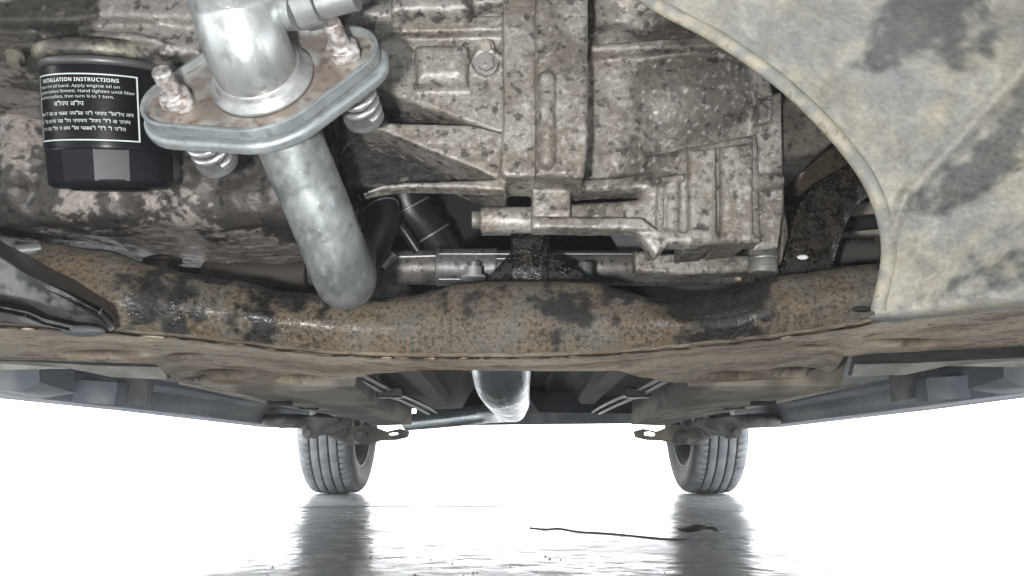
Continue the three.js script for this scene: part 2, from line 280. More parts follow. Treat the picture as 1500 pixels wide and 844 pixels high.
function casting(list, cell, { rough = 0.0006, roughF = 120, colour, wave = 0, waveF = 20 }) { // list of [field, fillet] or [field, fillet, 'cut']
  const lo = [1e9, 1e9, 1e9], hi = [-1e9, -1e9, -1e9];
  for (const [f, , cut] of list) if (!cut) for (let c = 0; c < 3; c++) { lo[c] = Math.min(lo[c], f.box[c * 2]); hi[c] = Math.max(hi[c], f.box[c * 2 + 1]); }
  const pad = cell * 3, n = [0, 1, 2].map((c) => Math.ceil((hi[c] - lo[c] + 2 * pad) / cell / 8) * 8), o = lo.map((v) => v - pad);
  const field = (x, y, z) => {
    let d = 1e9;
    for (const [f, k, cut] of list) {
      const b = f.box, bx = Math.max(b[0] - x, 0, x - b[1]), by = Math.max(b[2] - y, 0, y - b[3]), bz = Math.max(b[4] - z, 0, z - b[5]);
      if (cut) { if (bx + by + bz < 0.02) { const v = -f(x, y, z), h = clamp(0.5 - 0.5 * (d - v) / k); d = lerp(d, v, h) + k * h * (1 - h); } continue; }
      if (d < 1e8 && bx * bx + by * by + bz * bz > (Math.max(d, 0) + k) ** 2) continue;
      const v = f(x, y, z); if (d > 1e8) { d = v; continue; }
      const h = clamp(0.5 + 0.5 * (d - v) / k); d = lerp(d, v, h) - k * h * (1 - h);
    }
    return d;
  };
  const shape = (x, y, z) => { let d = field(x, y, z); if (Math.abs(d) < 0.012) { d += rough * noise(x * roughF, y * roughF, z * roughF); if (wave) d += wave * noise(x * waveF, y * waveF, z * waveF + 9); } return d; };
  const [nx, ny, nz] = n, sx = 1, sy = nx + 1, sz = (nx + 1) * (ny + 1), val = new Float32Array((nx + 1) * (ny + 1) * (nz + 1)).fill(1), active = [], B = 8;
  for (let bz = 0; bz < nz; bz += B) for (let by = 0; by < ny; by += B) for (let bx = 0; bx < nx; bx += B) {
    const d = field(o[0] + (bx + 4) * cell, o[1] + (by + 4) * cell, o[2] + (bz + 4) * cell), far = Math.abs(d) > B * cell * 1.1 + 0.002;
    if (!far) active.push([bx, by, bz]);
    for (let k = bz; k <= bz + B; k++) for (let j = by; j <= by + B; j++) for (let i = bx; i <= bx + B; i++) { const q = i + j * sy + k * sz; if (far) { if (val[q] === 1) val[q] = d; } else val[q] = shape(o[0] + i * cell, o[1] + j * cell, o[2] + k * cell); }
  }
  const vid = new Map(), pos = [], idx = [], E = [[0, 1], [2, 3], [4, 5], [6, 7], [0, 2], [1, 3], [4, 6], [5, 7], [0, 4], [1, 5], [2, 6], [3, 7]], off = [0, sx, sy, sx + sy, sz, sx + sz, sy + sz, sx + sy + sz];
  for (const [bx, by, bz] of active) for (let k = bz; k < bz + B; k++) for (let j = by; j < by + B; j++) for (let i = bx; i < bx + B; i++) {
    const q = i + j * sy + k * sz; let s = 0; for (let c = 0; c < 8; c++) if (val[q + off[c]] < 0) s++;
    if (!s || s === 8) continue;
    let px = 0, py = 0, pz = 0, m = 0;
    for (const [a, b] of E) { const va = val[q + off[a]], vb = val[q + off[b]]; if ((va < 0) === (vb < 0)) continue; const t = va / (va - vb); px += (a & 1) + ((b & 1) - (a & 1)) * t; py += (a >> 1 & 1) + ((b >> 1 & 1) - (a >> 1 & 1)) * t; pz += (a >> 2) + ((b >> 2) - (a >> 2)) * t; m++; }
    vid.set(q, pos.length / 3); pos.push(o[0] + (i + px / m) * cell, o[1] + (j + py / m) * cell, o[2] + (k + pz / m) * cell);
  }
  for (const q of vid.keys()) for (const [s, a, b] of [[sx, sy, sz], [sy, sz, sx], [sz, sx, sy]]) {
    const v0 = val[q] < 0, v1 = val[q + s] < 0; if (v0 === v1) continue;
    const A = vid.get(q), Bv = vid.get(q - a), C = vid.get(q - a - b), D = vid.get(q - b); if (Bv === undefined || C === undefined || D === undefined) continue;
    v0 ? idx.push(A, Bv, C, A, C, D) : idx.push(A, C, Bv, A, D, C);
  }
  const nor = new Float32Array(pos.length), e = cell * 0.6;
  for (let i = 0; i < pos.length; i += 3) {
    const g = (dx, dy, dz) => shape(pos[i] + dx, pos[i + 1] + dy, pos[i + 2] + dz), N = V(g(e, 0, 0) - g(-e, 0, 0), g(0, e, 0) - g(0, -e, 0), g(0, 0, e) - g(0, 0, -e)).normalize();
    nor[i] = N.x; nor[i + 1] = N.y; nor[i + 2] = N.z;
  }
  const geo = new THREE.BufferGeometry(); geo.setIndex(idx); geo.setAttribute('position', new THREE.Float32BufferAttribute(pos, 3)); geo.setAttribute('normal', new THREE.BufferAttribute(nor, 3));
  paint(geo, colour);
  return boxUV(geo);
}
// dirt: light cast metal under patches of dark oily grime; spots [x, y, depth, radius in metres, amount] bring more (or, below 0, less) of it
function grime({ light = [0.46, 0.435, 0.405], dark = [0.105, 0.095, 0.083], tan = [0.24, 0.215, 0.185], bias = 0, f = 42, spots = [], sharp = 0.1, fine = 0.55, off = 0 }) {
  const S = spots.map(([x, y, d, r, a]) => [P(x, y, d), r, a]);
  return (p) => {
    let b = bias; for (const [c, r, a] of S) { const t = p.distanceTo(c) / r; if (t < 1) b += a * (1 - t * t) * (1 - t * t); }
    const n = fbm(p, f, 5, off), n2 = fbm(p, f * 4.5, 3, off + 5), m = smooth(-sharp, sharp, n + fine * n2 + b), t = smooth(0.0, 0.25, fbm(p, f * 0.6, 3, off + 11));
    const k = mix3(mix3(light, tan, 0.55 * t), dark, m), g = 1 + 0.35 * n2; return [k[0] * g, k[1] * g, k[2] * g];
  };
}

// ------------------------------------------------------------------ the setting
{ // wet, shiny floor to the horizon
  const g = new THREE.PlaneGeometry(160, 160, 1, 1).rotateX(-Math.PI / 2).translate(0, 0, -40), uv = g.attributes.uv;
  for (let i = 0; i < uv.count; i++) uv.setXY(i, uv.getX(i) * 160 / 1.7, uv.getY(i) * 160 / 1.7);
  const m = new THREE.MeshPhysicalMaterial({ map: floorMap, roughness: 0.5, roughnessMap: floorRough, bumpMap: floorBump, bumpScale: 0.0045 });
  const f = mesh('ground', g, m, scene); f.userData = { kind: 'structure', label: 'shiny wet pale concrete floor under the car' };
  const joint = bar([[[330, 747.5], [330, 748]], [[440, 743.5], [440, 744]], [[620, 741], [620, 741.7]], [[770, 743], [770, 743.5]]].map((s) => s.map(([x, y]) => { const r = ray(x, y); return P(x, y, -EYE / r.y); })).map(([a, b]) => [V(a.x, 0.0002, a.z), V(a.x, 0.0008, a.z), V(b.x, 0.0008, b.z), V(b.x, 0.0002, b.z)]));
  mesh('floor_joint', joint, M.dull, f);
}
mesh('wall', boxUV(new THREE.BoxGeometry(9, 2.8, 0.2).translate(0.5, 1.4, 3.2)), std({ color: new THREE.Color(0.16, 0.155, 0.15), roughness: 0.9 }), scene).userData = { kind: 'structure', label: 'plain dark wall added out of view ahead of the car to dim the light from there' };  // unseen wall, added to darken reflections and light from ahead
const onFloor = (x, y, up = 0) => { const r = ray(x, y), p = P(x, y, -EYE / r.y); p.y = up; return p; };

// ------------------------------------------------------------------ the car: body first
const car = thing('car', 'car seen from below its nose, with rusty subframe, silver exhaust and dusty liner', 'car');
const CX = 0.033;
const along_z = (p) => ({ x: p.x, y: p.y, z: p.z * 0.12 });          // road spray streaks along the car
const blueGlareDust = (p) => { const n = fbm(along_z(p), 22, 2, 3); return mix3([0.235, 0.262, 0.305], [0.37, 0.385, 0.40], smooth(-0.1, 0.3, n)); };  // bluish glare over the rear parts is put into this dust colour
const brownDust = (p) => { const q = along_z(p), n = fbm(q, 18, 3, 8), n2 = fbm(q, 50, 2, 2); return mix3([0.23, 0.205, 0.175], [0.46, 0.415, 0.355], smooth(-0.2, 0.25, n + 0.4 * n2)); };
const darkHazeDust = (p) => { const n = fbm(along_z(p), 24, 3, 18); return mix3([0.17, 0.177, 0.187], [0.30, 0.305, 0.31], smooth(-0.15, 0.3, n)); };  // floor dust, paled to carry haze in its colour
{ // outer skin: bumper, bonnet, roof and tail as one folded shell, and the two sides
  const out = [[0.12, 0.30], [0.16, 0.42], [0.14, 0.66], [-0.05, 0.86], [-0.78, 1.0], [-1.35, 1.45], [-2.4, 1.5], [-3.2, 1.4], [-3.52, 0.95], [-3.5, 0.5], [-3.44, 0.34]];
  const inn = out.map(([z, y], i) => [z + (z > -0.5 ? -0.03 : z < -3 ? 0.03 : 0), y - (y > 0.8 ? 0.03 : 0)]).reverse();
  const s = new THREE.Shape([...out, ...inn].map(([z, y]) => new THREE.Vector2(-z, y)));
  mesh('body_shell', boxUV(new THREE.ExtrudeGeometry(s, { depth: 1.5, bevelEnabled: false }).rotateY(Math.PI / 2).translate(CX - 0.75, 0, 0)), M.paint, car);
  const side = new THREE.Shape([[-0.1, 0.3], [0.1, 0.3], [0.2, 0.52], [0.55, 0.66], [0.9, 0.52], [0.98, 0.31], [2.42, 0.31], [2.5, 0.5], [2.8, 0.63], [3.1, 0.5], [3.18, 0.3], [3.44, 0.34], [3.52, 0.95], [3.2, 1.4], [2.4, 1.5], [1.35, 1.45], [0.78, 1.0], [0.05, 0.86], [-0.14, 0.66], [-0.16, 0.42]].map(([z, y]) => new THREE.Vector2(z, y)));
  for (const sx of [-0.8, 0.75]) mesh('body_side', boxUV(new THREE.ExtrudeGeometry(side, { depth: 0.05, bevelEnabled: false }).rotateY(Math.PI / 2).translate(CX + sx, 0, 0)), M.paint, car);
}
const WX = [-0.612, 0.684];
// floor pan with tunnel, firewall
{
  const z0 = -0.72, z1 = -2.25, sec = (z, lift) => [[-0.72, 0.262], [-0.14, 0.262], [-0.10, 0.33], [0.10, 0.33], [0.14, 0.262], [0.72, 0.262], [0.72, 0.36], [-0.72, 0.36]].map(([x, y]) => V(CX * 0 + x - 0.005, y + lift, z));
  mesh('floor_pan', paint(subdivide(bar([sec(z0, 0.012), sec(-1.3, 0.0), sec(z1, 0)]), 0.08), darkHazeDust), M.under, car);
  const rear = (z, y) => [[-0.72, y], [0.72, y], [0.72, y + 0.06], [-0.72, y + 0.06]].map(([a, b]) => V(a + CX, b, z));
  mesh('boot_floor', paint(bar([rear(-2.2502, 0.29), rear(-2.5, 0.38), rear(-3.46, 0.36)]), darkHazeDust), M.under, car);
  mesh('firewall', boxUV(new THREE.BoxGeometry(1.44, 0.6, 0.03).translate(0.0, 0.58, -0.76)), M.dull, car, 'dark panel at the back of the engine bay');  // coloured near black to put deep shade behind the engine gaps
}
// sills
for (const s of [-1, 1]) {
  const px = (x) => s < 0 ? x : 1528 - x, S = (y0) => (l) => l.map(([x, y, d]) => P(px(x), y + (s > 0 ? -y0 : 0), d));
  const sec = S(0), near = S(6);
  mesh('side_sill', paint(subdivide(bar([near([[35, 582, 1.06], [47, 562, 1.06], [49, 550, 1.06], [64, 540, 1.06], [68, 520, 1.06], [-60, 505, 1.06], [-60, 578, 1.06]]), sec([[260, 606, 1.50], [268, 592, 1.50], [269, 580, 1.50], [284, 573, 1.50], [286, 550, 1.50], [170, 545, 1.50], [172, 602, 1.50]]), sec([[441, 628, 2.38], [445, 616, 2.38], [446, 611, 2.38], [452, 607, 2.38], [453, 592, 2.38], [380, 592, 2.38], [382, 626, 2.38]])]), 0.03), blueGlareDust), M.under, car);
  // arch liner corner and jacking block ahead of the sill
  mesh('arch_panel', paint(subdivide(bar([near([[-60, 566, 0.93], [30, 574, 0.93], [58, 560, 0.93], [56, 516, 0.93], [-60, 516, 0.93]]), near([[-60, 572, 1.02], [60, 584, 1.02], [110, 576, 1.02], [110, 516, 1.02], [-60, 516, 1.02]])]), 0.02), blueGlareDust), M.under, car);
  mesh('jacking_block', paint(subdivide(bar([near([[106, 588, 1.12], [168, 594, 1.12], [172, 560, 1.12], [108, 556, 1.12]]), near([[130, 588, 1.2], [186, 594, 1.2], [190, 560, 1.2], [132, 556, 1.2]])]), 0.02), blueGlareDust), M.under, car);
  mesh('sill_bracket', paint(subdivide(bar([near([[170, 586, 1.2], [214, 594, 1.2], [218, 545, 1.2], [172, 545, 1.2]]), near([[180, 586, 1.3], [222, 596, 1.3], [226, 550, 1.3], [182, 550, 1.3]])]), 0.02), darkHazeDust), M.under, car);
  // long rails from the subframe to the rear arms
  mesh('chassis_rail', paint(subdivide(bar([sec([[296, 566, 0.72], [372, 582, 0.74], [520, 566, 0.72], [530, 500, 0.72], [280, 500, 0.72]]), sec([[440, 594, 1.15], [470, 602, 1.17], [556, 598, 1.15], [560, 560, 1.15], [430, 560, 1.15]]), sec([[536, 613, 1.75], [556, 624, 1.76], [603, 622, 1.75], [604, 585, 1.75], [532, 585, 1.75]])], null), 0.009), brownDust), M.under, car, s < 0 ? 'dusty brown rail on the left, behind the subframe' : 'dusty brown rail on the right, behind the subframe');
  mesh('rail_flange', paint(subdivide(bar([sec([[262, 560, 0.78], [262, 563, 0.78], [372, 583, 0.78], [372, 579, 0.78]]), sec([[400, 592, 1.25], [400, 594, 1.25], [462, 602, 1.25], [462, 599, 1.25]]), sec([[505, 609, 1.8], [505, 610.5, 1.8], [552, 618, 1.8], [552, 616, 1.8]])]), 0.015), brownDust), M.under, car);
  // hat-section stiffeners under the floor
  const px2 = (x) => s < 0 ? x : 1506 - x, st = (l) => l.map(([x, y, d]) => P(px2(x), y, d));
  mesh('floor_stiffener', paint(subdivide(bar([st([[572, 533, 0.76], [606, 533, 0.76], [616, 515, 0.76], [560, 515, 0.76]]), st([[636, 592, 1.62], [655, 592, 1.62], [660, 584, 1.62], [631, 584, 1.62]])]), 0.03), (p) => mix3(darkHazeDust(p), [0.4, 0.39, 0.37], 0.7)), M.under, car);
  for (let k = 0; k < 3; k++) { const q = P(px(410 + k * 42), 587 + k * 7, [0.84, 1.05, 1.35][k]); mesh('rail_plug', boxUV(new THREE.CylinderGeometry(0.012, 0.014, 0.008, 20).translate(q.x, q.y - 0.001, q.z)), M.dull, car); }
  for (let k = 0; k < 4; k++) { const q = P(px2(530 + k * 30), 552 + k * 11, 0.8 + k * 0.2); mesh('floor_plug', boxUV(new THREE.CylinderGeometry(0.011, 0.012, 0.006, 18).translate(q.x, 0.262, q.z)), M.rubber, car); }
  for (let k = 0; k < 2; k++) mesh('brake_line', sweep([[512 + k * 12, 548 - k * 2, 0.74], [560 + k * 12, 574 - k * 3, 0.98], [608 + k * 12, 596 - k * 3, 1.4], [628 + k * 11, 606 - k * 2, 1.75]].map(([x, y, d]) => P(px2(x), y, d)), 0.0032, 40, 8), M.line, car);
  mesh('pipe_clip', boxUV(new RoundedBoxGeometry(0.035, 0.014, 0.02, 2, 0.003).translate(...P(px2(572), 575, 1.0).toArray())), M.rubber, car);
  // trailing arm, its bracket and the tow eye
  const A = (l) => l.map(([x, y, d]) => P(px(x), y, d)), cfn = brownDust;
  mesh('trailing_arm', casting([[pill(...A([[470, 618, 2.05], [515, 640, 2.5]]), 0.026), 0.012], [pill(...A([[505, 636, 2.35], [545, 641, 2.45]]), 0.022), 0.012], [egg(A([[415, 617, 2.0]])[0], 0.055, 0.016, 0.04), 0.012], [prism([[380, 606], [440, 608], [500, 612], [500, 622], [462, 636], [446, 640], [440, 626], [384, 622]].map(([a, b]) => [px(a), b]), 2.0, 2.1, 0.004), 0.012], [drum(...A([[448, 634, 1.99], [462, 636, 2.06]]), 0.013), 0.004], [drum(...A([[528, 640, 2.28], [528, 640, 2.4]]), 0.022), 0.006]], 0.005, { rough: 0.003, roughF: 45, colour: (p) => mix3([0.13, 0.13, 0.13], [0.27, 0.26, 0.245], smooth(-0.2, 0.25, fbm(p, 30, 4, 8))) }), M.under, car);
  const eye = [[505, 628], [540, 622], [566, 632], [586, 628], [600, 632], [597, 641], [580, 645], [556, 646], [540, 652], [522, 650], [506, 645]].map(([x, y]) => [px(x), y]);
  mesh('tow_eye', plate(eye, 2.3, 0.012, { bevel: 0.002, colour: cfn, edge: 0.02, holes: [[[568, 634.5], [576, 632.5], [584, 633.5], [584, 637.5], [574, 639], [568, 638]].map(([x, y]) => [px(x), y])] }), M.under, car);
}
// rear twist beam, fuel tank, tail pipe
mesh('rear_beam', boxUV(paint(sweep([P(610, 604, 2.5), P(760, 602, 2.55), P(930, 600, 2.5)], 0.045, 30, 16), blueGlareDust)), M.under, car);
mesh('fuel_tank', paint(subdivide(bar([[[790, 604, 1.72], [925, 606, 1.72], [930, 575, 1.72], [770, 575, 1.72]], [[775, 605, 2.2], [925, 606, 2.2], [930, 580, 2.2], [770, 580, 2.2]]].map((s) => s.map((q) => P(...q)))), 0.04), (p) => [0.05, 0.06, 0.075]), M.under, car);
// wheels
function makeWheel() {
  const w = new THREE.Group(); w.name = 'wheel'; car.add(w);
  const R = 0.283, prof = [[-0.066, 0.185], [-0.079, 0.195], [-0.089, 0.22], [-0.091, 0.245], [-0.086, 0.264], [-0.078, 0.2735], [-0.068, 0.279]];
  for (const g of [-0.045, -0.016, 0.016, 0.045]) prof.push([g - 0.0034, R - Math.abs(g) * 0.05], [g - 0.0027, R - 0.008], [g + 0.0027, R - 0.008], [g + 0.0034, R - Math.abs(g) * 0.05]);
  prof.push([0.068, 0.279], [0.078, 0.2735], [0.086, 0.264], [0.091, 0.245], [0.089, 0.22], [0.079, 0.195], [0.066, 0.185]);
  const seg = 288, g = new THREE.LatheGeometry(prof.map(([x, r]) => new THREE.Vector2(r, x)), seg), p = g.attributes.position, m = prof.length;
  for (let i = 0; i <= seg; i++) for (let j = 0; j < m; j++) { const x = prof[j][0]; let k = 0; if (i % 4 === 0 && Math.abs(x) > 0.047 && Math.abs(x) < 0.092) k = 0.004; if (i % 8 === 2 && Math.abs(x) < 0.046 && prof[j][1] > 0.279) k = 0.0015; if (k) { const q = i * m + j, r = Math.hypot(p.getX(q), p.getZ(q)), s = (r - k) / r; p.setX(q, p.getX(q) * s); p.setZ(q, p.getZ(q) * s); } }
  g.computeVertexNormals();
  const dusty = (q) => { const x = Math.abs(q.y), r = Math.hypot(q.x, q.z), n = fbm(q, 20, 3, 9); let k = mix3([0.2, 0.216, 0.23], [0.28, 0.3, 0.31], smooth(-0.2, 0.2, n)); if (x < 0.06 && r < 0.277) k = [0.09, 0.096, 0.1]; return x > 0.075 ? mix3(k, [0.06, 0.058, 0.056], smooth(0.0755, 0.084, x)) : k; };  // glare on the dusty tread and shade on the sidewalls painted in; grooves darker
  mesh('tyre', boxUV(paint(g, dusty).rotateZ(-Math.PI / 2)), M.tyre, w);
  const rim = new THREE.LatheGeometry([[0.186, -0.078], [0.194, -0.078], [0.19, -0.07], [0.175, -0.062], [0.165, -0.03], [0.162, 0.05], [0.178, 0.068], [0.194, 0.078], [0.186, 0.078], [0.15, 0.062], [0.08, 0.05], [0.0, 0.055], [0.0, 0.04], [0.08, 0.036], [0.15, 0.045], [0.156, -0.03], [0.17, -0.068]].map(([r, x]) => new THREE.Vector2(r, x)), 64);
  rim.computeVertexNormals(); mesh('rim', boxUV(rim.rotateZ(-Math.PI / 2)), M.rim, w);
  const dr = new THREE.LatheGeometry([[0.0, -0.075], [0.05, -0.075], [0.055, -0.06], [0.112, -0.055], [0.118, -0.04], [0.112, 0.02], [0, 0.03]].map(([r, x]) => new THREE.Vector2(r, x)), 48);
  mesh('brake_drum', boxUV(dr.rotateZ(-Math.PI / 2)), M.dull, w);
  return w;
}
const wheel = makeWheel();
wheel.position.set(WX[1], 0.2815, -2.8);
[[WX[0], -2.8, Math.PI], [WX[0] - 0.09, -0.55, Math.PI], [WX[1] + 0.05, -0.55, 0]].forEach(([x, z, a], i) => { const c = wheel.clone(); c.name = 'wheel_00' + (i + 1); c.position.set(x, 0.2815, z); c.rotation.y = a; car.add(c); });

// ------------------------------------------------------------------ engine, oil pan, gearbox
const engineDirt = grime({ light: [0.42, 0.375, 0.345], tan: [0.27, 0.24, 0.21], dark: [0.075, 0.067, 0.06], bias: 0.06, f: 34, off: 3, sharp: 0.06, fine: 0.6, spots: [[30, 310, 0.46, 0.05, 0.5], [150, 308, 0.46, 0.03, 0.35], [350, 260, 0.46, 0.065, 0.4], [250, 290, 0.46, 0.03, -0.25], [120, 285, 0.46, 0.025, -0.45], [20, 200, 0.46, 0.045, -0.22], [60, 10, 0.44, 0.05, 0.3], [200, 15, 0.44, 0.04, -0.3], [220, 50, 0.45, 0.03, -0.15], [300, 370, 0.56, 0.075, -0.7], [150, 360, 0.55, 0.07, -0.6], [410, 360, 0.55, 0.05, -0.4], [330, 300, 0.455, 0.035, 0.3], [420, 250, 0.46, 0.04, 0.3]] });
const pan = mesh('oil_pan', casting([
  [prism([[-150, -60], [420, -60], [452, 150], [446, 280], [400, 290], [-150, 290]], 0.475, 0.66, 0.012), 0.012],
  [prism([[60, 130], [440, 130], [443, 288], [428, 306], [400, 316], [330, 320], [240, 319], [130, 312], [60, 290]], 0.46, 0.62, 0.022), 0.014],
  [prism([[-150, 60], [160, 60], [165, 312], [60, 324], [-150, 318]], 0.462, 0.50, 0.01), 0.014],
  [pill(P(35, 95, 0.462), P(20, 280, 0.462), 0.010), 0.01],
  [pill(P(260, 110, 0.465), P(275, 260, 0.46), 0.008), 0.012],
], 0.0017, { rough: 0.0012, roughF: 110, wave: 0.003, waveF: 28, colour: engineDirt }), M.cast, car, 'oil pan of the engine, dark with pale crusted patches');
mesh('drain_plug', paint(boxUV(turned([[0, 0], [0.0095, 0], [0.011, 0.15], [0.011, 0.7], [0.014, 0.75], [0.014, 1], [0, 1]], P(240, 408, 0.57), P(238, 380, 0.57), 24)), (p) => [0.12, 0.09, 0.07]), M.bolt, pan);
const block = mesh('engine_block', casting([
  [prism([[-150, -90], [292, -90], [290, 27], [150, 24], [100, 30], [-150, 34]], 0.364, 0.52, 0.003), 0.003],
  [prism([[112, 36], [128, 29], [240, 33], [292, 33], [292, 78], [110, 78]], 0.371, 0.52, 0.003), 0.003],
  [prism([[-150, 40], [52, 38], [52, 68], [-150, 72]], 0.372, 0.50, 0.003), 0.004],
  [prism([[130, 42], [205, 46], [250, 62], [125, 58]], 0.366, 0.40, 0.003), 0.003],
  [pill(P(70, 40, 0.385), P(85, 62, 0.385), 0.008), 0.006],
  [drum(P(157, 60, 0.41), P(157, 92, 0.406), 0.0355), 0.004],
  [pill(P(238, 34, 0.372), P(240, 76, 0.372), 0.003), 0.003],
], 0.0015, { rough: 0.0008, colour: grime({ bias: 0.0, off: 17, f: 40, light: [0.29, 0.27, 0.25], tan: [0.17, 0.152, 0.13], dark: [0.06, 0.054, 0.047], spots: [[50, 10, 0.364, 0.045, 0.25], [90, 50, 0.38, 0.03, 0.3], [220, 12, 0.364, 0.04, -0.25], [190, 36, 0.37, 0.02, -0.3]] }) }), M.cast, car, 'cast engine block with ledges above the oil filter');
mesh('bolt', paint(hexBolt(P(22, 66, 0.378), V(0, -1, 0.1), 0.0062, 0.009), () => [0.14, 0.12, 0.1]), M.bolt, block);
mesh('bolt', paint(hexBolt(P(22, 80, 0.375), V(0, -1, 0.1), 0.0035, 0.006), () => [0.3, 0.27, 0.21]), M.bolt, block);
{ // upper castings between the exhaust and the gearbox
  const top = mesh('intake_casting', casting([
    [prism([[395, -90], [742, -90], [742, 4], [692, 6], [690, 18], [600, 20], [560, 24], [470, 22], [395, 40]], 0.442, 0.54, 0.004), 0.004],
    [prism([[570, -60], [690, -60], [690, 14], [572, 16]], 0.432, 0.5, 0.004), 0.004],
    [prism([[395, -40], [520, -40], [520, 40], [395, 60]], 0.47, 0.55, 0.006), 0.006],
  ], 0.0017, { colour: grime({ bias: -0.1, off: 31, f: 45 }) }), M.cast, car);
}
const gearDirtShine = (() => {                                          // worn grey metal: soft brown stains, dark specks where oil has gathered, bare bright flecks, lamp shine painted pale
  const S = [[1040, 110, 0.46, 0.06, 1.0], [990, 150, 0.46, 0.045, 0.7], [960, 20, 0.46, 0.035, 0.5], [1120, 260, 0.46, 0.04, 0.55], [880, 300, 0.465, 0.035, 0.45], [950, 240, 0.46, 0.03, 0.5], [630, 175, 0.505, 0.047, 2.2], [600, 240, 0.505, 0.05, 2.2], [690, 240, 0.505, 0.045, 2.2], [640, 100, 0.44, 0.05, -0.5], [700, 40, 0.445, 0.035, -0.2], [760, 150, 0.435, 0.04, -0.15], [1035, 285, 0.45, 0.028, -0.25]].map(([x, y, d, r, a]) => [P(x, y, d), r, a]);  // paler at the left for the lamp shine, darker in the rib hollows
  return (p) => {
    let b = 0; for (const [c, r, a] of S) { const t = p.distanceTo(c) / r; if (t < 1) b += a * (1 - t * t) * (1 - t * t); }
    const n = fbm(p, 28, 4, 50), n2 = fbm(p, 170, 4, 54), n3 = fbm(p, 240, 3, 58), n4 = fbm(p, 15, 3, 62);
    let k = mix3([0.43, 0.405, 0.37], [0.29, 0.26, 0.222], smooth(-0.22, 0.22, n + 0.25 * b + 0.2 * n2));
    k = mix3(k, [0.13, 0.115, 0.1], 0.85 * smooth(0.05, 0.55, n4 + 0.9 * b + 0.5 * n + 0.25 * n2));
    k = mix3(k, [0.12, 0.108, 0.094], 0.6 * smooth(0.17, 0.3, n2 + 0.35 * n4 + 0.12 * b));
    k = mix3(k, [0.57, 0.55, 0.525], 0.6 * smooth(0.2, 0.34, n3 - 0.3 * n4 + 0.05 * b));
    const g = 1 + 0.25 * n3; return [k[0] * g, k[1] * g, k[2] * g];
  };
})();
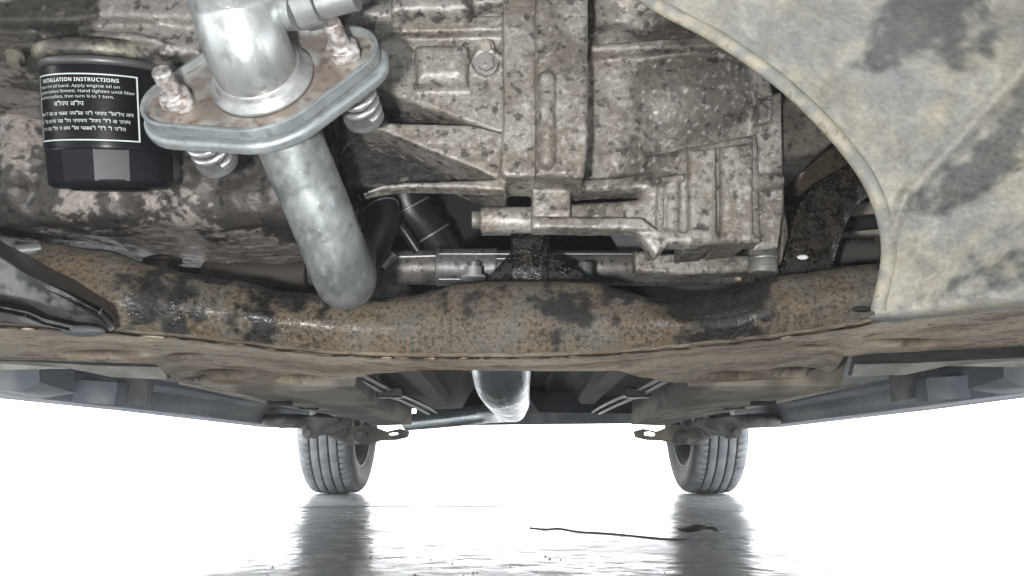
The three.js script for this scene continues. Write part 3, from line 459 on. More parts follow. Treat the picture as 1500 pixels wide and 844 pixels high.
const gear = mesh('gearbox_housing', casting([
  [prism([[530, -90], [742, -90], [742, 196], [725, 193], [557, 132], [535, 118]], 0.455, 0.56, 0.003), 0.004],
  [prism([[520, 186], [548, 179], [690, 183], [735, 194], [742, 268], [700, 248], [640, 224], [560, 191]], 0.447, 0.52, 0.0015), 0.003],
  [prism([[515, 288], [560, 270], [600, 266], [690, 264], [742, 260], [742, 280], [690, 276], [600, 274], [560, 277]], 0.445, 0.458, 0.002), 0.002],
  [prism([[736, -90], [782, -90], [782, 258], [742, 258], [733, 250], [738, 180]], 0.436, 0.475, 0.002), 0.003],
  [prism([[784, -90], [862, -90], [862, 200], [856, 258], [784, 258]], 0.429, 0.478, 0.0035), 0.0015],
  [pill(P(801, 118, 0.4285), P(800, 236, 0.4285), 0.0052), 0.002],
  [prism([[606, 62], [684, 62], [684, 116], [608, 118]], 0.441, 0.48, 0.007), 0.004],
  [drum(P(712, 88, 0.445), P(712, 88, 0.47), 0.0085, 0.002), 0.006],
  [drum(P(575, 80, 0.449), P(575, 80, 0.47), 0.011, 0.003), 0.006],
  [prism([[548, 22], [736, 22], [736, 44], [548, 48]], 0.447, 0.47, 0.002), 0.003],
  [prism([[780, 270], [836, 270], [836, 318], [780, 318]], 0.452, 0.475, 0.002), 0.002],
  [prism([[778, 316], [940, 318], [962, 336], [780, 334]], 0.447, 0.464, 0.002), 0.002],
  [prism([[832, 296], [962, 288], [962, 330], [834, 330]], 0.462, 0.475, 0.006), 0.003],
  [prism([[858, 262], [955, 252], [958, 276], [850, 280]], 0.455, 0.475, 0.003), 0.003],
  [drum(P(704, 323, 0.475), P(790, 323, 0.475), 0.0085, 0.001), 0.002],
  [prism([[856, -90], [1075, -90], [1105, 60], [1136, 140], [1140, 300], [1105, 340], [960, 338], [940, 325], [945, 262], [856, 262]], 0.478, 0.495, 0.006), 0.006],
  [prism([[856, -90], [1075, -90], [1105, 60], [1136, 140], [1130, 240], [856, 200]], 0.49, 0.60, 0.008), 0.006],
  [egg(P(985, 150, 0.505), 0.062, 0.056, 0.052), 0.012],
  [pill(P(895, 85, 0.478), P(905, 235, 0.482), 0.021), 0.012],
  [prism([[866, 64], [1068, 48], [1080, 58], [1080, 68], [866, 74]], 0.447, 0.5, 0.0025), 0.003],
  [egg(P(930, 12, 0.478), 0.03, 0.02, 0.024), 0.008],
  [prism([[952, 225], [1112, 192], [1118, 350], [968, 352], [940, 340]], 0.458, 0.482, 0.006), 0.006],
  [prism([[1010, 218], [1050, 214], [1052, 354], [1012, 356]], 0.448, 0.5, 0.004), 0.003],
  [prism([[1057, 214], [1104, 206], [1106, 350], [1058, 354]], 0.451, 0.5, 0.004), 0.003],
  [pill(P(985, 272, 0.457), P(983, 346, 0.457), 0.0042), 0.003],
  [prism([[966, 258], [1004, 252], [1004, 262], [972, 268]], 0.451, 0.5, 0.002), 0.002],
  [prism([[964, 268], [974, 266], [972, 356], [962, 356]], 0.452, 0.5, 0.002), 0.002],
  [prism([[955, 336], [1114, 346], [1116, 354], [980, 356], [962, 376], [938, 342]], 0.450, 0.468, 0.003), 0.004],
  [prism([[1110, 160], [1122, 140], [1146, 132], [1150, 300], [1142, 362], [1106, 366]], 0.466, 0.482, 0.003), 0.003],
  [prism([[1112, 148], [1132, 142], [1132, 176], [1112, 180]], 0.460, 0.5, 0.002), 0.003],
  [pill(P(1105, 268, 0.463), P(1138, 266, 0.465), 0.005), 0.003],
  [prism([[930, 366], [1000, 372], [1130, 374], [1130, 396], [1000, 402], [930, 398]], 0.53, 0.55, 0.003), 0.003],
], 0.00125, { rough: 0.00035, roughF: 150, wave: 0.0002, waveF: 40, colour: gearDirtShine }), M.cast, car, 'grey cast gearbox housing with ribs and blotches of grime');
mesh('rib_pocket', casting([[prism([[490, 110], [745, 110], [745, 282], [560, 278], [505, 272]], 0.488, 0.497, 0.003), 0.003]], 0.0025, { colour: grime({ bias: 0.34, off: 77, f: 60, dark: [0.03, 0.029, 0.028] }) }), M.cast, gear, 'dark hollow between the ribs');  // hollow coloured darker than the ribs around it
mesh('bolt', paint(hexBolt(P(712, 70, 0.445), V(0, -0.4, 1), 0.0035, 0.007), () => [0.3, 0.25, 0.22]), M.bolt, gear);
mesh('bolt', paint(hexBolt(P(712, 94, 0.444), V(0, -0.2, 1), 0.0055, 0.005), () => [0.36, 0.33, 0.31]), M.bolt, gear);
mesh('shaft_end', paint(boxUV(turned([[0, 0], [0.005, 0], [0.006, 0.1], [0.006, 1], [0, 1]], P(691, 322, 0.478), P(706, 322, 0.478), 20)), () => [0.3, 0.27, 0.24]), M.bolt, gear);
const plug = mesh('drain_plug', paint(boxUV(turned([[0, 0], [0.0085, 0], [0.0095, 0.06], [0.0095, 1], [0, 1]], P(1118, 402, 0.49), P(1118, 366, 0.49), 28)), () => [0.3, 0.28, 0.25]), M.bolt, gear);
mesh('plug_rim', boxUV(new THREE.TorusGeometry(0.0088, 0.0008, 8, 28).rotateX(Math.PI / 2).translate(...P(1118, 380, 0.487).toArray())), M.steel, plug);
{ // parting line of the end cover: a cover with its own edge
  const c = grime({ bias: 0.05, off: 91, f: 60, light: [0.2, 0.175, 0.15], tan: [0.17, 0.145, 0.12], dark: [0.11, 0.092, 0.076], sharp: 0.3 });
  mesh('end_cover', casting([[prism([[1141, 160], [1160, 128], [1215, 140], [1240, 190], [1200, 225], [1150, 232], [1152, 300], [1158, 345], [1146, 388], [1138, 330], [1143, 262], [1139, 252], [1143, 210]], 0.48, 0.58, 0.004), 0.003]], 0.0015, { colour: c }), M.cast, car, 'brown end cover of the gearbox beside the dusty liner');
}
{ // drive shaft and joint at the right
  const c = (p) => mix3([0.09, 0.07, 0.05], [0.17, 0.13, 0.095], smooth(-0.2, 0.2, fbm(p, 60, 4)));
  const s = mesh('drive_shaft', paint(boxUV(turned([[0, 0], [0.017, 0], [0.021, 0.06], [0.021, 0.3], [0.024, 0.32], [0.024, 0.42], [0.019, 0.45], [0.012, 0.6], [0.012, 1], [0, 1]], P(1146, 248, 0.56), P(1420, 262, 0.58), 32)), c), M.rack, car);
  mesh('joint_boot', boxUV(turned([[0.012, 0], [0.02, 0.05], [0.014, 0.15], [0.022, 0.25], [0.015, 0.4], [0.022, 0.55], [0.015, 0.7], [0.025, 0.85], [0.026, 1]], P(1290, 256, 0.56), P(1225, 252, 0.56), 32)), M.rubber, s);
}
// ------------------------------------------------------------------ hoses in the gap
mesh('coolant_hose', boxUV(sweep([[600, 235, 0.60], [592, 275, 0.60], [600, 305, 0.605], [625, 335, 0.615], [650, 375, 0.63], [662, 430, 0.66]].map((q) => P(...q)), (t) => 0.0165 + 0.0006 * (Math.abs(t - 0.33) < 0.015 || Math.abs(t - 0.52) < 0.015 ? 2 : 0), 90, 28)), M.rubber, car);
mesh('coolant_hose', boxUV(sweep([[500, 270, 0.58], [540, 285, 0.57], [560, 312, 0.565], [552, 345, 0.565], [530, 385, 0.57], [500, 430, 0.6]].map((q) => P(...q)), 0.0135, 60, 24)), M.rubber, car);
for (const [a, b, r] of [[[596, 296, 0.602], [603, 309, 0.605], 0.0172], [[628, 339, 0.614], [635, 350, 0.616], 0.0172], [[556, 304, 0.567], [559, 311, 0.566], 0.0142]]) { const A = P(...a), B = P(...b); mesh('hose_highlight_ring', boxUV(along(new THREE.TorusGeometry(r, 0.0009, 8, 40).rotateX(Math.PI / 2), A, B)), M.steel, car); }  // bright rings added for the highlight arcs on the hoses
mesh('hose_rib', boxUV(sweep([[572, 312, 0.58], [590, 335, 0.58], [612, 368, 0.585]].map((q) => P(...q)), 0.004, 30, 10)), M.rubber, car);
mesh('wiring_bracket', plate([[655, 270], [700, 262], [712, 330], [640, 380], [650, 330]], 0.68, 0.02, { bevel: 0.002 }), M.dull, car);
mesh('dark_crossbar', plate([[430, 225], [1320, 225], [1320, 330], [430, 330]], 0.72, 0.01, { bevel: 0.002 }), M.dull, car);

// ------------------------------------------------------------------ steering rack
{
  const c = (p) => { const n = fbm(p, 40, 4, 6); return mix3([0.15, 0.14, 0.128], [0.27, 0.255, 0.235], smooth(-0.2, 0.25, n)); };
  const rack = mesh('steering_rack', paint(boxUV(sweep([P(380, 392, 0.60), P(750, 392, 0.60), P(1140, 394, 0.60)], 0.0138, 80, 28)), c), M.rack, car, 'grey steering rack tube behind the subframe');
  mesh('rack_boot', boxUV(turned(Array.from({ length: 41 }, (_, i) => [0.0105 + 0.0022 * (i % 2) , i / 40]), P(450, 402, 0.585), P(300, 404, 0.58), 28)), std({ color: new THREE.Color(0.05, 0.04, 0.03), roughness: 0.7 }), rack);
  mesh('rack_clamp', paint(boxUV(turned([[0.0138, 0], [0.0155, 0], [0.0155, 0.04], [0.0148, 0.06], [0.0148, 0.94], [0.0155, 1], [0.0138, 1]], P(640, 391, 0.597), P(728, 391, 0.597), 36)), (p) => { const g = 0.22 + 0.15 * fbm(p, 120, 3); return [g, g, g]; }), M.rack, rack, 'brighter sleeve on the steering rack');
  for (const y of [372, 379, 409]) mesh('rack_ridge', boxUV(rod(P(643, y, 0.584), P(y > 400 ? 690 : y > 375 ? 740 : 955, y, 0.584), 0.0009, 8)), M.steel, rack);
  const b = mesh('bolt', paint(hexBolt(P(693, 409, 0.565), V(0, 1, 0), 0.0072, 0.009), () => [0.62, 0.62, 0.6]), M.bolt, rack);
  mesh('bolt_shank', boxUV(rod(P(694, 400, 0.566), P(694, 385, 0.566), 0.0048, 16)), M.steel, b);
  const b2 = mesh('bolt', paint(boxUV(rod(P(857, 408, 0.55), P(857, 386, 0.55), 0.0055, 14)), () => [0.2, 0.19, 0.18]), M.bolt, rack);
  mesh('paint_mark', boxUV(rod(P(855, 404, 0.545), P(855, 402, 0.545), 0.0052, 14)), std({ color: new THREE.Color(0.1, 0.32, 0.36) }), b2, 'turquoise paint dab on the bolt');
  mesh('clip', paint(boxUV(rod(P(560, 392, 0.575), P(577, 372, 0.575), 0.0042, 12)), () => [0.5, 0.49, 0.46]), M.bolt, rack);
  mesh('rack_rib', boxUV(rod(P(556, 377, 0.584), P(640, 375, 0.584), 0.0008, 8)), M.rack.clone(), rack).material.vertexColors = false;
  const hb = mesh('shock_piece', boxUV(rod(P(1083, 372, 0.57), P(1083, 412, 0.57), 0.0035, 12)), std({ color: new THREE.Color(0.42, 0.34, 0.25), roughness: 0.6 }), rack); hb.name = 'tan_sleeve';
}
// ------------------------------------------------------------------ front subframe
const rustTint = grime({ light: [0.6, 0.575, 0.54], tan: [0.68, 0.59, 0.48], dark: [0.085, 0.086, 0.09], bias: -0.24, f: 22, off: 120, sharp: 0.12, spots: [[260, 420, 0.47, 0.07, 0.3], [400, 440, 0.46, 0.05, 0.22], [1010, 432, 0.47, 0.042, 0.9], [1075, 440, 0.465, 0.036, 0.9], [1130, 408, 0.48, 0.03, 0.7], [920, 420, 0.48, 0.03, 0.6], [590, 430, 0.48, 0.03, 0.3], [760, 420, 0.5, 0.03, 0.2]] });
{
  // stations: x, top edge, seam, far edge of the underside, depth of the seam
  const st = [[-170, 330, 452, 520, 0.395], [-60, 345, 468, 526, 0.405], [60, 356, 474, 528, 0.42], [150, 366, 479, 531, 0.43], [225, 388, 485, 533, 0.438], [247, 394, 487, 550, 0.44], [270, 400, 489, 562, 0.443], [340, 411, 496, 565, 0.448], [420, 428, 506, 566, 0.453], [500, 435, 513, 556, 0.456], [560, 436, 516, 547, 0.457], [605, 433, 517, 543, 0.458], [640, 425, 517, 542, 0.458], [670, 415, 517, 542, 0.458], [720, 412, 517, 543, 0.458], [800, 412, 516, 544, 0.458], [875, 413, 513, 544, 0.458], [905, 424, 511, 543, 0.457], [940, 431, 508, 553, 0.456], [990, 432, 504, 561, 0.454], [1060, 419, 497, 560, 0.452], [1120, 404, 490, 557, 0.449], [1180, 400, 482, 554, 0.445], [1218, 394, 476, 548, 0.443], [1238, 390, 473, 522, 0.44], [1300, 385, 462, 517, 0.432], [1400, 380, 446, 512, 0.42], [1540, 370, 430, 505, 0.405], [1660, 360, 415, 498, 0.395]];
  const rows = [[], [], [], [], [], [], []], low = [[], [], []];
  const xs0 = st[0][0], xs1 = st[st.length - 1][0], N = 160;
  for (let i = 0; i <= N; i++) {
    const x = lerp(xs0, xs1, i / N); let k = 0; while (k < st.length - 2 && st[k + 1][0] < x) k++;
    const f = clamp((x - st[k][0]) / (st[k + 1][0] - st[k][0])), g = f * f * (3 - 2 * f), [, t, s, b, d] = st[k].map((v, c) => lerp(v, st[k + 1][c], c === 0 ? f : g));
    const h = s - t, lip = s + 9, dl = d - 0.004, db = dl * ray(x, lip + 2).y / ray(x, b).y;
    rows[0].push([x, t + 20, 0.60]); rows[1].push([x, t + 2, d + 0.06]); rows[2].push([x, t, d + 0.020]); rows[3].push([x, t + h * 0.06, d + 0.009]); rows[4].push([x, t + h * 0.24, d + 0.0035]); rows[5].push([x, t + h * 0.58, d]);
    rows[6].push([x, s + 1, d + 0.008]); low[0].push([x, s - 2, d + 0.012]); low[1].push([x, lip - 1, dl + 0.003]); low[2].push([x, b, db]);
  }
  const oval = (x, y, p, [cx, cy, rx, ry, a]) => { const e = Math.hypot((x - cx) / rx, (y - cy) / ry); return -a * smooth(1.05, 0.55, e); };
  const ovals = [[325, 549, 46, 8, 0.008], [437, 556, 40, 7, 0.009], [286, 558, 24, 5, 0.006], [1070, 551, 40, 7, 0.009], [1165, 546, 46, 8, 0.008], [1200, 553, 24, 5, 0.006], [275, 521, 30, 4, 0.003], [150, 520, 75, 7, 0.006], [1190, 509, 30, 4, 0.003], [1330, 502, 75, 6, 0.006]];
  const sub = mesh('front_subframe', sheet(rows, 480, 150, { thick: 0.003, curveU: false, curveV: true, colour: rustTint, bulge: (x, y, p) => { const e = Math.hypot((x - 1040) / 110, (y - 425) / 55); return 0.0004 * fbm(p, 60, 3) - 0.003 * smooth(1.05, 0.7, e); }, size: 0.2 }), M.beam, car, 'rusty front subframe crossing the whole picture');
  { const p = sub.geometry.attributes.position, uv = new Float32Array(p.count * 2); for (let i = 0; i < p.count; i++) { uv[i * 2] = p.getX(i) + 0.5; uv[i * 2 + 1] = (p.getY(i) - 0.15) / 0.15; } sub.geometry.setAttribute('uv1', new THREE.BufferAttribute(uv, 2)); }
  const crust = (p) => { const q = { x: p.x * 0.45, y: p.y, z: p.z }, n = fbm(q, 26, 4, 33), n2 = fbm(q, 110, 4, 35), n3 = fbm(p, 300, 2, 37); let k = mix3([0.37, 0.295, 0.22], [0.62, 0.53, 0.415], smooth(-0.25, 0.25, n + 0.4 * n2)); k = mix3(k, [0.17, 0.115, 0.085], 0.8 * smooth(0.1, 0.3, n2 - 0.3 * n)); const g = 1 + 0.5 * n3; return [k[0] * g, k[1] * g, k[2] * g]; };
  const inOval = (x, y) => { let m = 0; for (const [cx, cy, rx, ry] of ovals) m = Math.max(m, smooth(0.95, 0.6, Math.hypot((x - cx) / rx, (y - cy) / ry))); return m; };  // mask that paints dark shade inside the stamped hollows
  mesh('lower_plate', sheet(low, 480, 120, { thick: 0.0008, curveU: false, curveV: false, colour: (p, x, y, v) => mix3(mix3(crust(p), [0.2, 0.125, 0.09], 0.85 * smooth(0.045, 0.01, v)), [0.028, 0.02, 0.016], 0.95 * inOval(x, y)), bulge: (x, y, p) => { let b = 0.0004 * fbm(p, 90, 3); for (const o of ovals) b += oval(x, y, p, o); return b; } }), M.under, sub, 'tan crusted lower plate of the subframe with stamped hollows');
  for (const s of [-1, 1]) { const px = (x) => s < 0 ? x : 1492 - x, o = s < 0 ? 0 : -4;
    mesh('control_arm', paint(subdivide(bar([[[-120, 524, 0.62], [-120, 545, 0.62], [-120, 520, 0.75], [-120, 500, 0.7]], [[60, 531, 0.62], [105, 540, 0.63], [130, 532, 0.72], [60, 505, 0.7]], [[150, 536, 0.62], [165, 553, 0.63], [180, 545, 0.70], [150, 510, 0.7]], [[240, 538, 0.62], [245, 556, 0.63], [250, 552, 0.70], [240, 515, 0.7]]].map((sec) => sec.map(([x, y, d]) => P(px(x), y + o, d)))), 0.012), (p) => mix3([0.32, 0.32, 0.30], [0.5, 0.49, 0.46], smooth(-0.2, 0.2, fbm(p, 40, 4)))), M.under, car, s < 0 ? 'pale dusty control arm at the left, under the subframe' : 'pale dusty control arm at the right, under the subframe');
  }
  // dark mounting bracket in the middle
  const c = (p) => { const n = fbm(p, 90, 4, 4); return mix3([0.03, 0.03, 0.03], [0.12, 0.105, 0.085], smooth(-0.05, 0.25, n)); };
  mesh('rack_bracket', plate([[705, 416], [748, 370], [748, 338], [804, 338], [806, 370], [850, 396], [882, 416]], 0.52, 0.012, { colour: c, edge: 0.0022 }), M.rust, sub, 'dark bracket standing in the middle of the subframe');
  mesh('bracket_rib', plate([[750, 340], [803, 340], [803, 414], [750, 414]], 0.514, 0.006, { colour: c, edge: 0.0022 }), M.rust, sub);
}
// dark suspension tower at the right and what shows beside it
{
  const c = (p) => { const n = fbm(p, 60, 5, 9), n2 = fbm(p, 200, 3, 3); return mix3(mix3([0.10, 0.095, 0.09], [0.19, 0.17, 0.145], smooth(-0.1, 0.25, n)), [0.02, 0.02, 0.02], smooth(0.12, 0.25, n2)); };
  const t = mesh('subframe_tower', plate([[1140, 404], [1160, 330], [1168, 300], [1192, 268], [1240, 240], [1330, 190], [1330, 250], [1268, 288], [1243, 325], [1224, 384], [1216, 400]], 0.49, 0.03, { bevel: 0.004, colour: c, edge: 0.003 }), M.rust, car, 'dark blotched tower of the subframe at the right');
  mesh('white_chip', boxUV(new THREE.SphereGeometry(0.0035, 10, 6).scale(1.1, 0.5, 0.4).translate(...P(1176, 377, 0.488).toArray())), std({ color: new THREE.Color(0.75, 0.75, 0.72) }), t, 'white chip stuck on the dark tower');
  mesh('boot_rack', boxUV(turned(Array.from({ length: 17 }, (_, i) => [0.0085 + 0.0028 * (i % 2), i / 16]), P(1216, 370, 0.56), P(1282, 370, 0.56), 28)), std({ color: new THREE.Color(0.07, 0.063, 0.055), roughness: 0.7 }), car).name = 'steering_boot';
  mesh('arch_wall', plate([[1200, 285], [1360, 285], [1360, 400], [1200, 400]], 0.64, 0.01, { colour: brownDust, edge: 0.02 }), M.under, car);
  mesh('strut_rod', boxUV(rod(P(1225, 330, 0.6), P(1330, 322, 0.6), 0.006)), M.dull, car);
}

// ------------------------------------------------------------------ exhaust
{
  const C = P(385, 117, 0.360), v = C.clone().sub(camera.position).normalize(), r = V(1, 0, 0).addScaledVector(v, -v.x).normalize(), u = r.clone().cross(v).normalize();
  const mixv = (a, b, c) => V().addScaledVector(r, a).addScaledVector(u, b).addScaledVector(v, c);
  const axis = mixv(0.29, -0.73, 0.62).normalize();                // downstream
  const X = (() => { const t = mixv(0.96, 0.28, 0); return t.addScaledVector(v, -t.dot(axis) / v.dot(axis)).normalize(); })(), Z = X.clone().cross(axis).normalize();
  const basis = new THREE.Matrix4().makeBasis(X, Z.clone().negate(), axis).setPosition(C); // local: x along the bolts, z downstream
  const put = (g) => g.applyMatrix4(basis), L = (x, y, z) => V(x, y, z).applyMatrix4(basis);
  const outline = (half, r1, r0, n = 20) => {                       // rounded diamond through two lobes and a middle circle
    const s = new THREE.Shape(), a = Math.acos((r0 - r1) / half), pts = [];
    for (let i = 0; i <= n; i++) { const t = lerp(-a, a, i / n); pts.push([half + r1 * Math.cos(t), r1 * Math.sin(t)]); }
    for (let i = 0; i <= n; i++) { const t = lerp(a, Math.PI - a, i / n); pts.push([r0 * Math.cos(t), r0 * Math.sin(t)]); }
    for (let i = 0; i <= n; i++) { const t = lerp(Math.PI - a, Math.PI + a, i / n); pts.push([-half + r1 * Math.cos(t), r1 * Math.sin(t)]); }
    for (let i = 0; i <= n; i++) { const t = lerp(Math.PI + a, 2 * Math.PI - a, i / n); pts.push([r0 * Math.cos(t), r0 * Math.sin(t)]); }
    s.setFromPoints(pts.map(([x, y]) => new THREE.Vector2(x, y))); return s;
  };
  const HALF = 0.0430, rusty = (p) => { const n = fbm(p, 70, 4, 2), n2 = fbm(p, 260, 3, 5); return mix3(mix3([0.44, 0.36, 0.31], [0.62, 0.59, 0.55], smooth(-0.1, 0.25, n)), [0.26, 0.17, 0.12], smooth(0.1, 0.35, n2 + 0.3 * n)); };
  const pale = (p) => { const n = fbm(p, 50, 4, 22), n2 = fbm(p, 200, 3, 25); return mix3([0.4, 0.425, 0.43], [0.62, 0.65, 0.655], smooth(-0.2, 0.25, n + 0.3 * n2)); };
  // upper, dished flange: floor and upturned rim
  const base = new THREE.ExtrudeGeometry(outline(HALF, 0.0165, 0.0372), { depth: 0.0025, bevelEnabled: false, curveSegments: 4 });
  const f1 = mesh('exhaust_flange', paint(boxUV(subdivide(put(base), 0.004)), rusty), M.pipeTint, car, 'dished exhaust flange with rusty floor and two studs');
  const ringShape = outline(HALF, 0.0177, 0.0384); ringShape.holes.push(new THREE.Path(outline(HALF, 0.0165, 0.0372).getPoints().reverse()));
  const ring = new THREE.ExtrudeGeometry(ringShape, { depth: 0.0058, bevelEnabled: true, bevelSize: 0.0004, bevelThickness: 0.0004, bevelSegments: 2 }); ring.translate(0, 0, -0.0036);
  mesh('flange_rim', paint(boxUV(put(ring)), pale), M.pipeTint, f1);
  // lower flange, thick with a rounded edge
  const low = new THREE.ExtrudeGeometry(outline(HALF, 0.0188, 0.0388, 16), { depth: 0.0016, bevelEnabled: true, bevelSize: 0.0024, bevelThickness: 0.0028, bevelSegments: 6 }); low.translate(0, 0, 0.0072);
  const f2 = mesh('lower_flange', paint(boxUV(mergeVertices(put(low)).toNonIndexed()), pale), M.pipeTint, car, 'pale lower exhaust flange with rounded edge');
  // upper pipe with collar
  const up = mesh('exhaust_downpipe', sweep([P(318, -120, 0.30), P(328, -55, 0.315), P(342, 5, 0.33), L(0, 0, -0.02), L(0, 0, 0.004)], 0.0203, 90, 48), M.pipe, car, 'bright silver upper exhaust pipe above the flange');
  const collar = new THREE.LatheGeometry([[0.0195, 0], [0.0208, -0.0005], [0.0220, 0.001], [0.0222, 0.003], [0.0238, 0.0045], [0.0262, 0.0062], [0.0266, 0.0085], [0.020, 0.009]].map(([a, b]) => new THREE.Vector2(a, b)), 56).rotateX(Math.PI / 2).translate(0, 0, -0.0085);
  mesh('weld_collar', paint(boxUV(put(collar)), (p) => mix3(pale(p), rusty(p), 0.35)), M.pipeTint, f1);
  // sensor boss on the pipe's right side
  const bs = mesh('sensor_boss', boxUV(rod(P(370, 12, 0.345), P(440, 12, 0.335), 0.0112, 32, 0.0105)), M.pipe, up);
  mesh('boss_nut', boxUV(rod(P(440, 12, 0.335), P(468, 4, 0.332), 0.0115, 6)), M.steel, bs);
  mesh('boss_tip', boxUV(rod(P(468, 4, 0.332), P(520, -10, 0.328), 0.008, 20)), M.steel, bs);
  // studs and springs
  const corroded = (p) => { const n = fbm(p, 260, 4, 14); return mix3([0.38, 0.31, 0.28], [0.72, 0.68, 0.66], smooth(-0.15, 0.2, n)); };
  for (const s of [-1, 1]) {
    const lump = casting([[drum(L(s * HALF, 0, 0.002), L(s * HALF + s * -0.001, 0, -0.022), 0.0048, 0.0012), 0.002], [drum(L(s * HALF, 0, 0), L(s * HALF, 0, -0.007), 0.0078, 0.001), 0.002], [egg(L(s * HALF + 0.004, 0.004, -0.003), 0.004, 0.004, 0.004), 0.003]], 0.0006, { rough: 0.0005, roughF: 330, colour: corroded });
    mesh('stud', lump, M.bolt, f1, 'corroded stud end standing in the flange');
    const pts = []; for (let i = 0; i <= 110; i++) { const t = i / 110, a = t * Math.PI * 2 * 4.2; pts.push(L(s * HALF * 0.97 + 0.0092 * Math.cos(a), 0.0092 * Math.sin(a), 0.0135 + 0.026 * t)); }
    mesh('spring', sweep(pts, 0.0021, 260, 10), M.spring, f2);
    mesh('spring_bolt', boxUV(rod(L(s * HALF * 0.97, 0, 0.01), L(s * HALF * 0.97, 0, 0.040), 0.0058, 18)), M.dull, f2);
    mesh('spring_cap', boxUV(rod(L(s * HALF * 0.97, 0, 0.041), L(s * HALF * 0.97, 0, 0.0445), 0.0112, 24)), M.steel, f2);
  }
  // lower pipe: down to the bend, then back over the subframe and down to the tunnel
  const pts = [L(0, 0, 0.006), L(0, 0, 0.020), P(436, 235, 0.398), P(466, 305, 0.413), P(492, 372, 0.43), P(505, 408, 0.448), P(509, 404, 0.475), P(512, 388, 0.52), P(520, 374, 0.57), P(556, 420, 0.63), P(640, 500, 0.66), P(715, 520, 0.68), P(734, 545, 0.72), P(738, 560, 0.80), P(741, 572, 0.90)];
  mesh('exhaust_front_pipe', paint(sweep(pts, (t) => 0.0181, 240, 40), (p) => { const k = pale(p), n = fbm(p, 160, 4, 55), g = 0.62 - 0.16 * smooth(0.1, 0.35, n), w = smooth(0.24, 0.36, fbm(p, 420, 2, 71)); return mix3([k[0] * g, k[1] * g * 0.99, k[2] * g * 0.975], [0.66, 0.66, 0.65], 0.35 * w); }), M.pipeTint, car, 'silver exhaust pipe bending back above the subframe');
  mesh('exhaust_tunnel_pipe', sweep([P(734, 470, 0.64), P(734, 520, 0.66), P(735, 550, 0.71), P(739, 568, 0.82), P(746, 586, 1.02), P(752, 598, 1.3), P(748, 602, 1.6), P(715, 606, 1.85), P(660, 613, 2.0), P(598, 619, 2.15)], (t) => t < 0.1 ? lerp(0.026, 0.0268, t * 10) : t < 0.25 ? 0.0268 : lerp(0.0268, 0.0225, smooth(0.25, 0.35, t)), 200, 36), M.pipeFar, car, 'silver exhaust pipe running back under the floor');
}

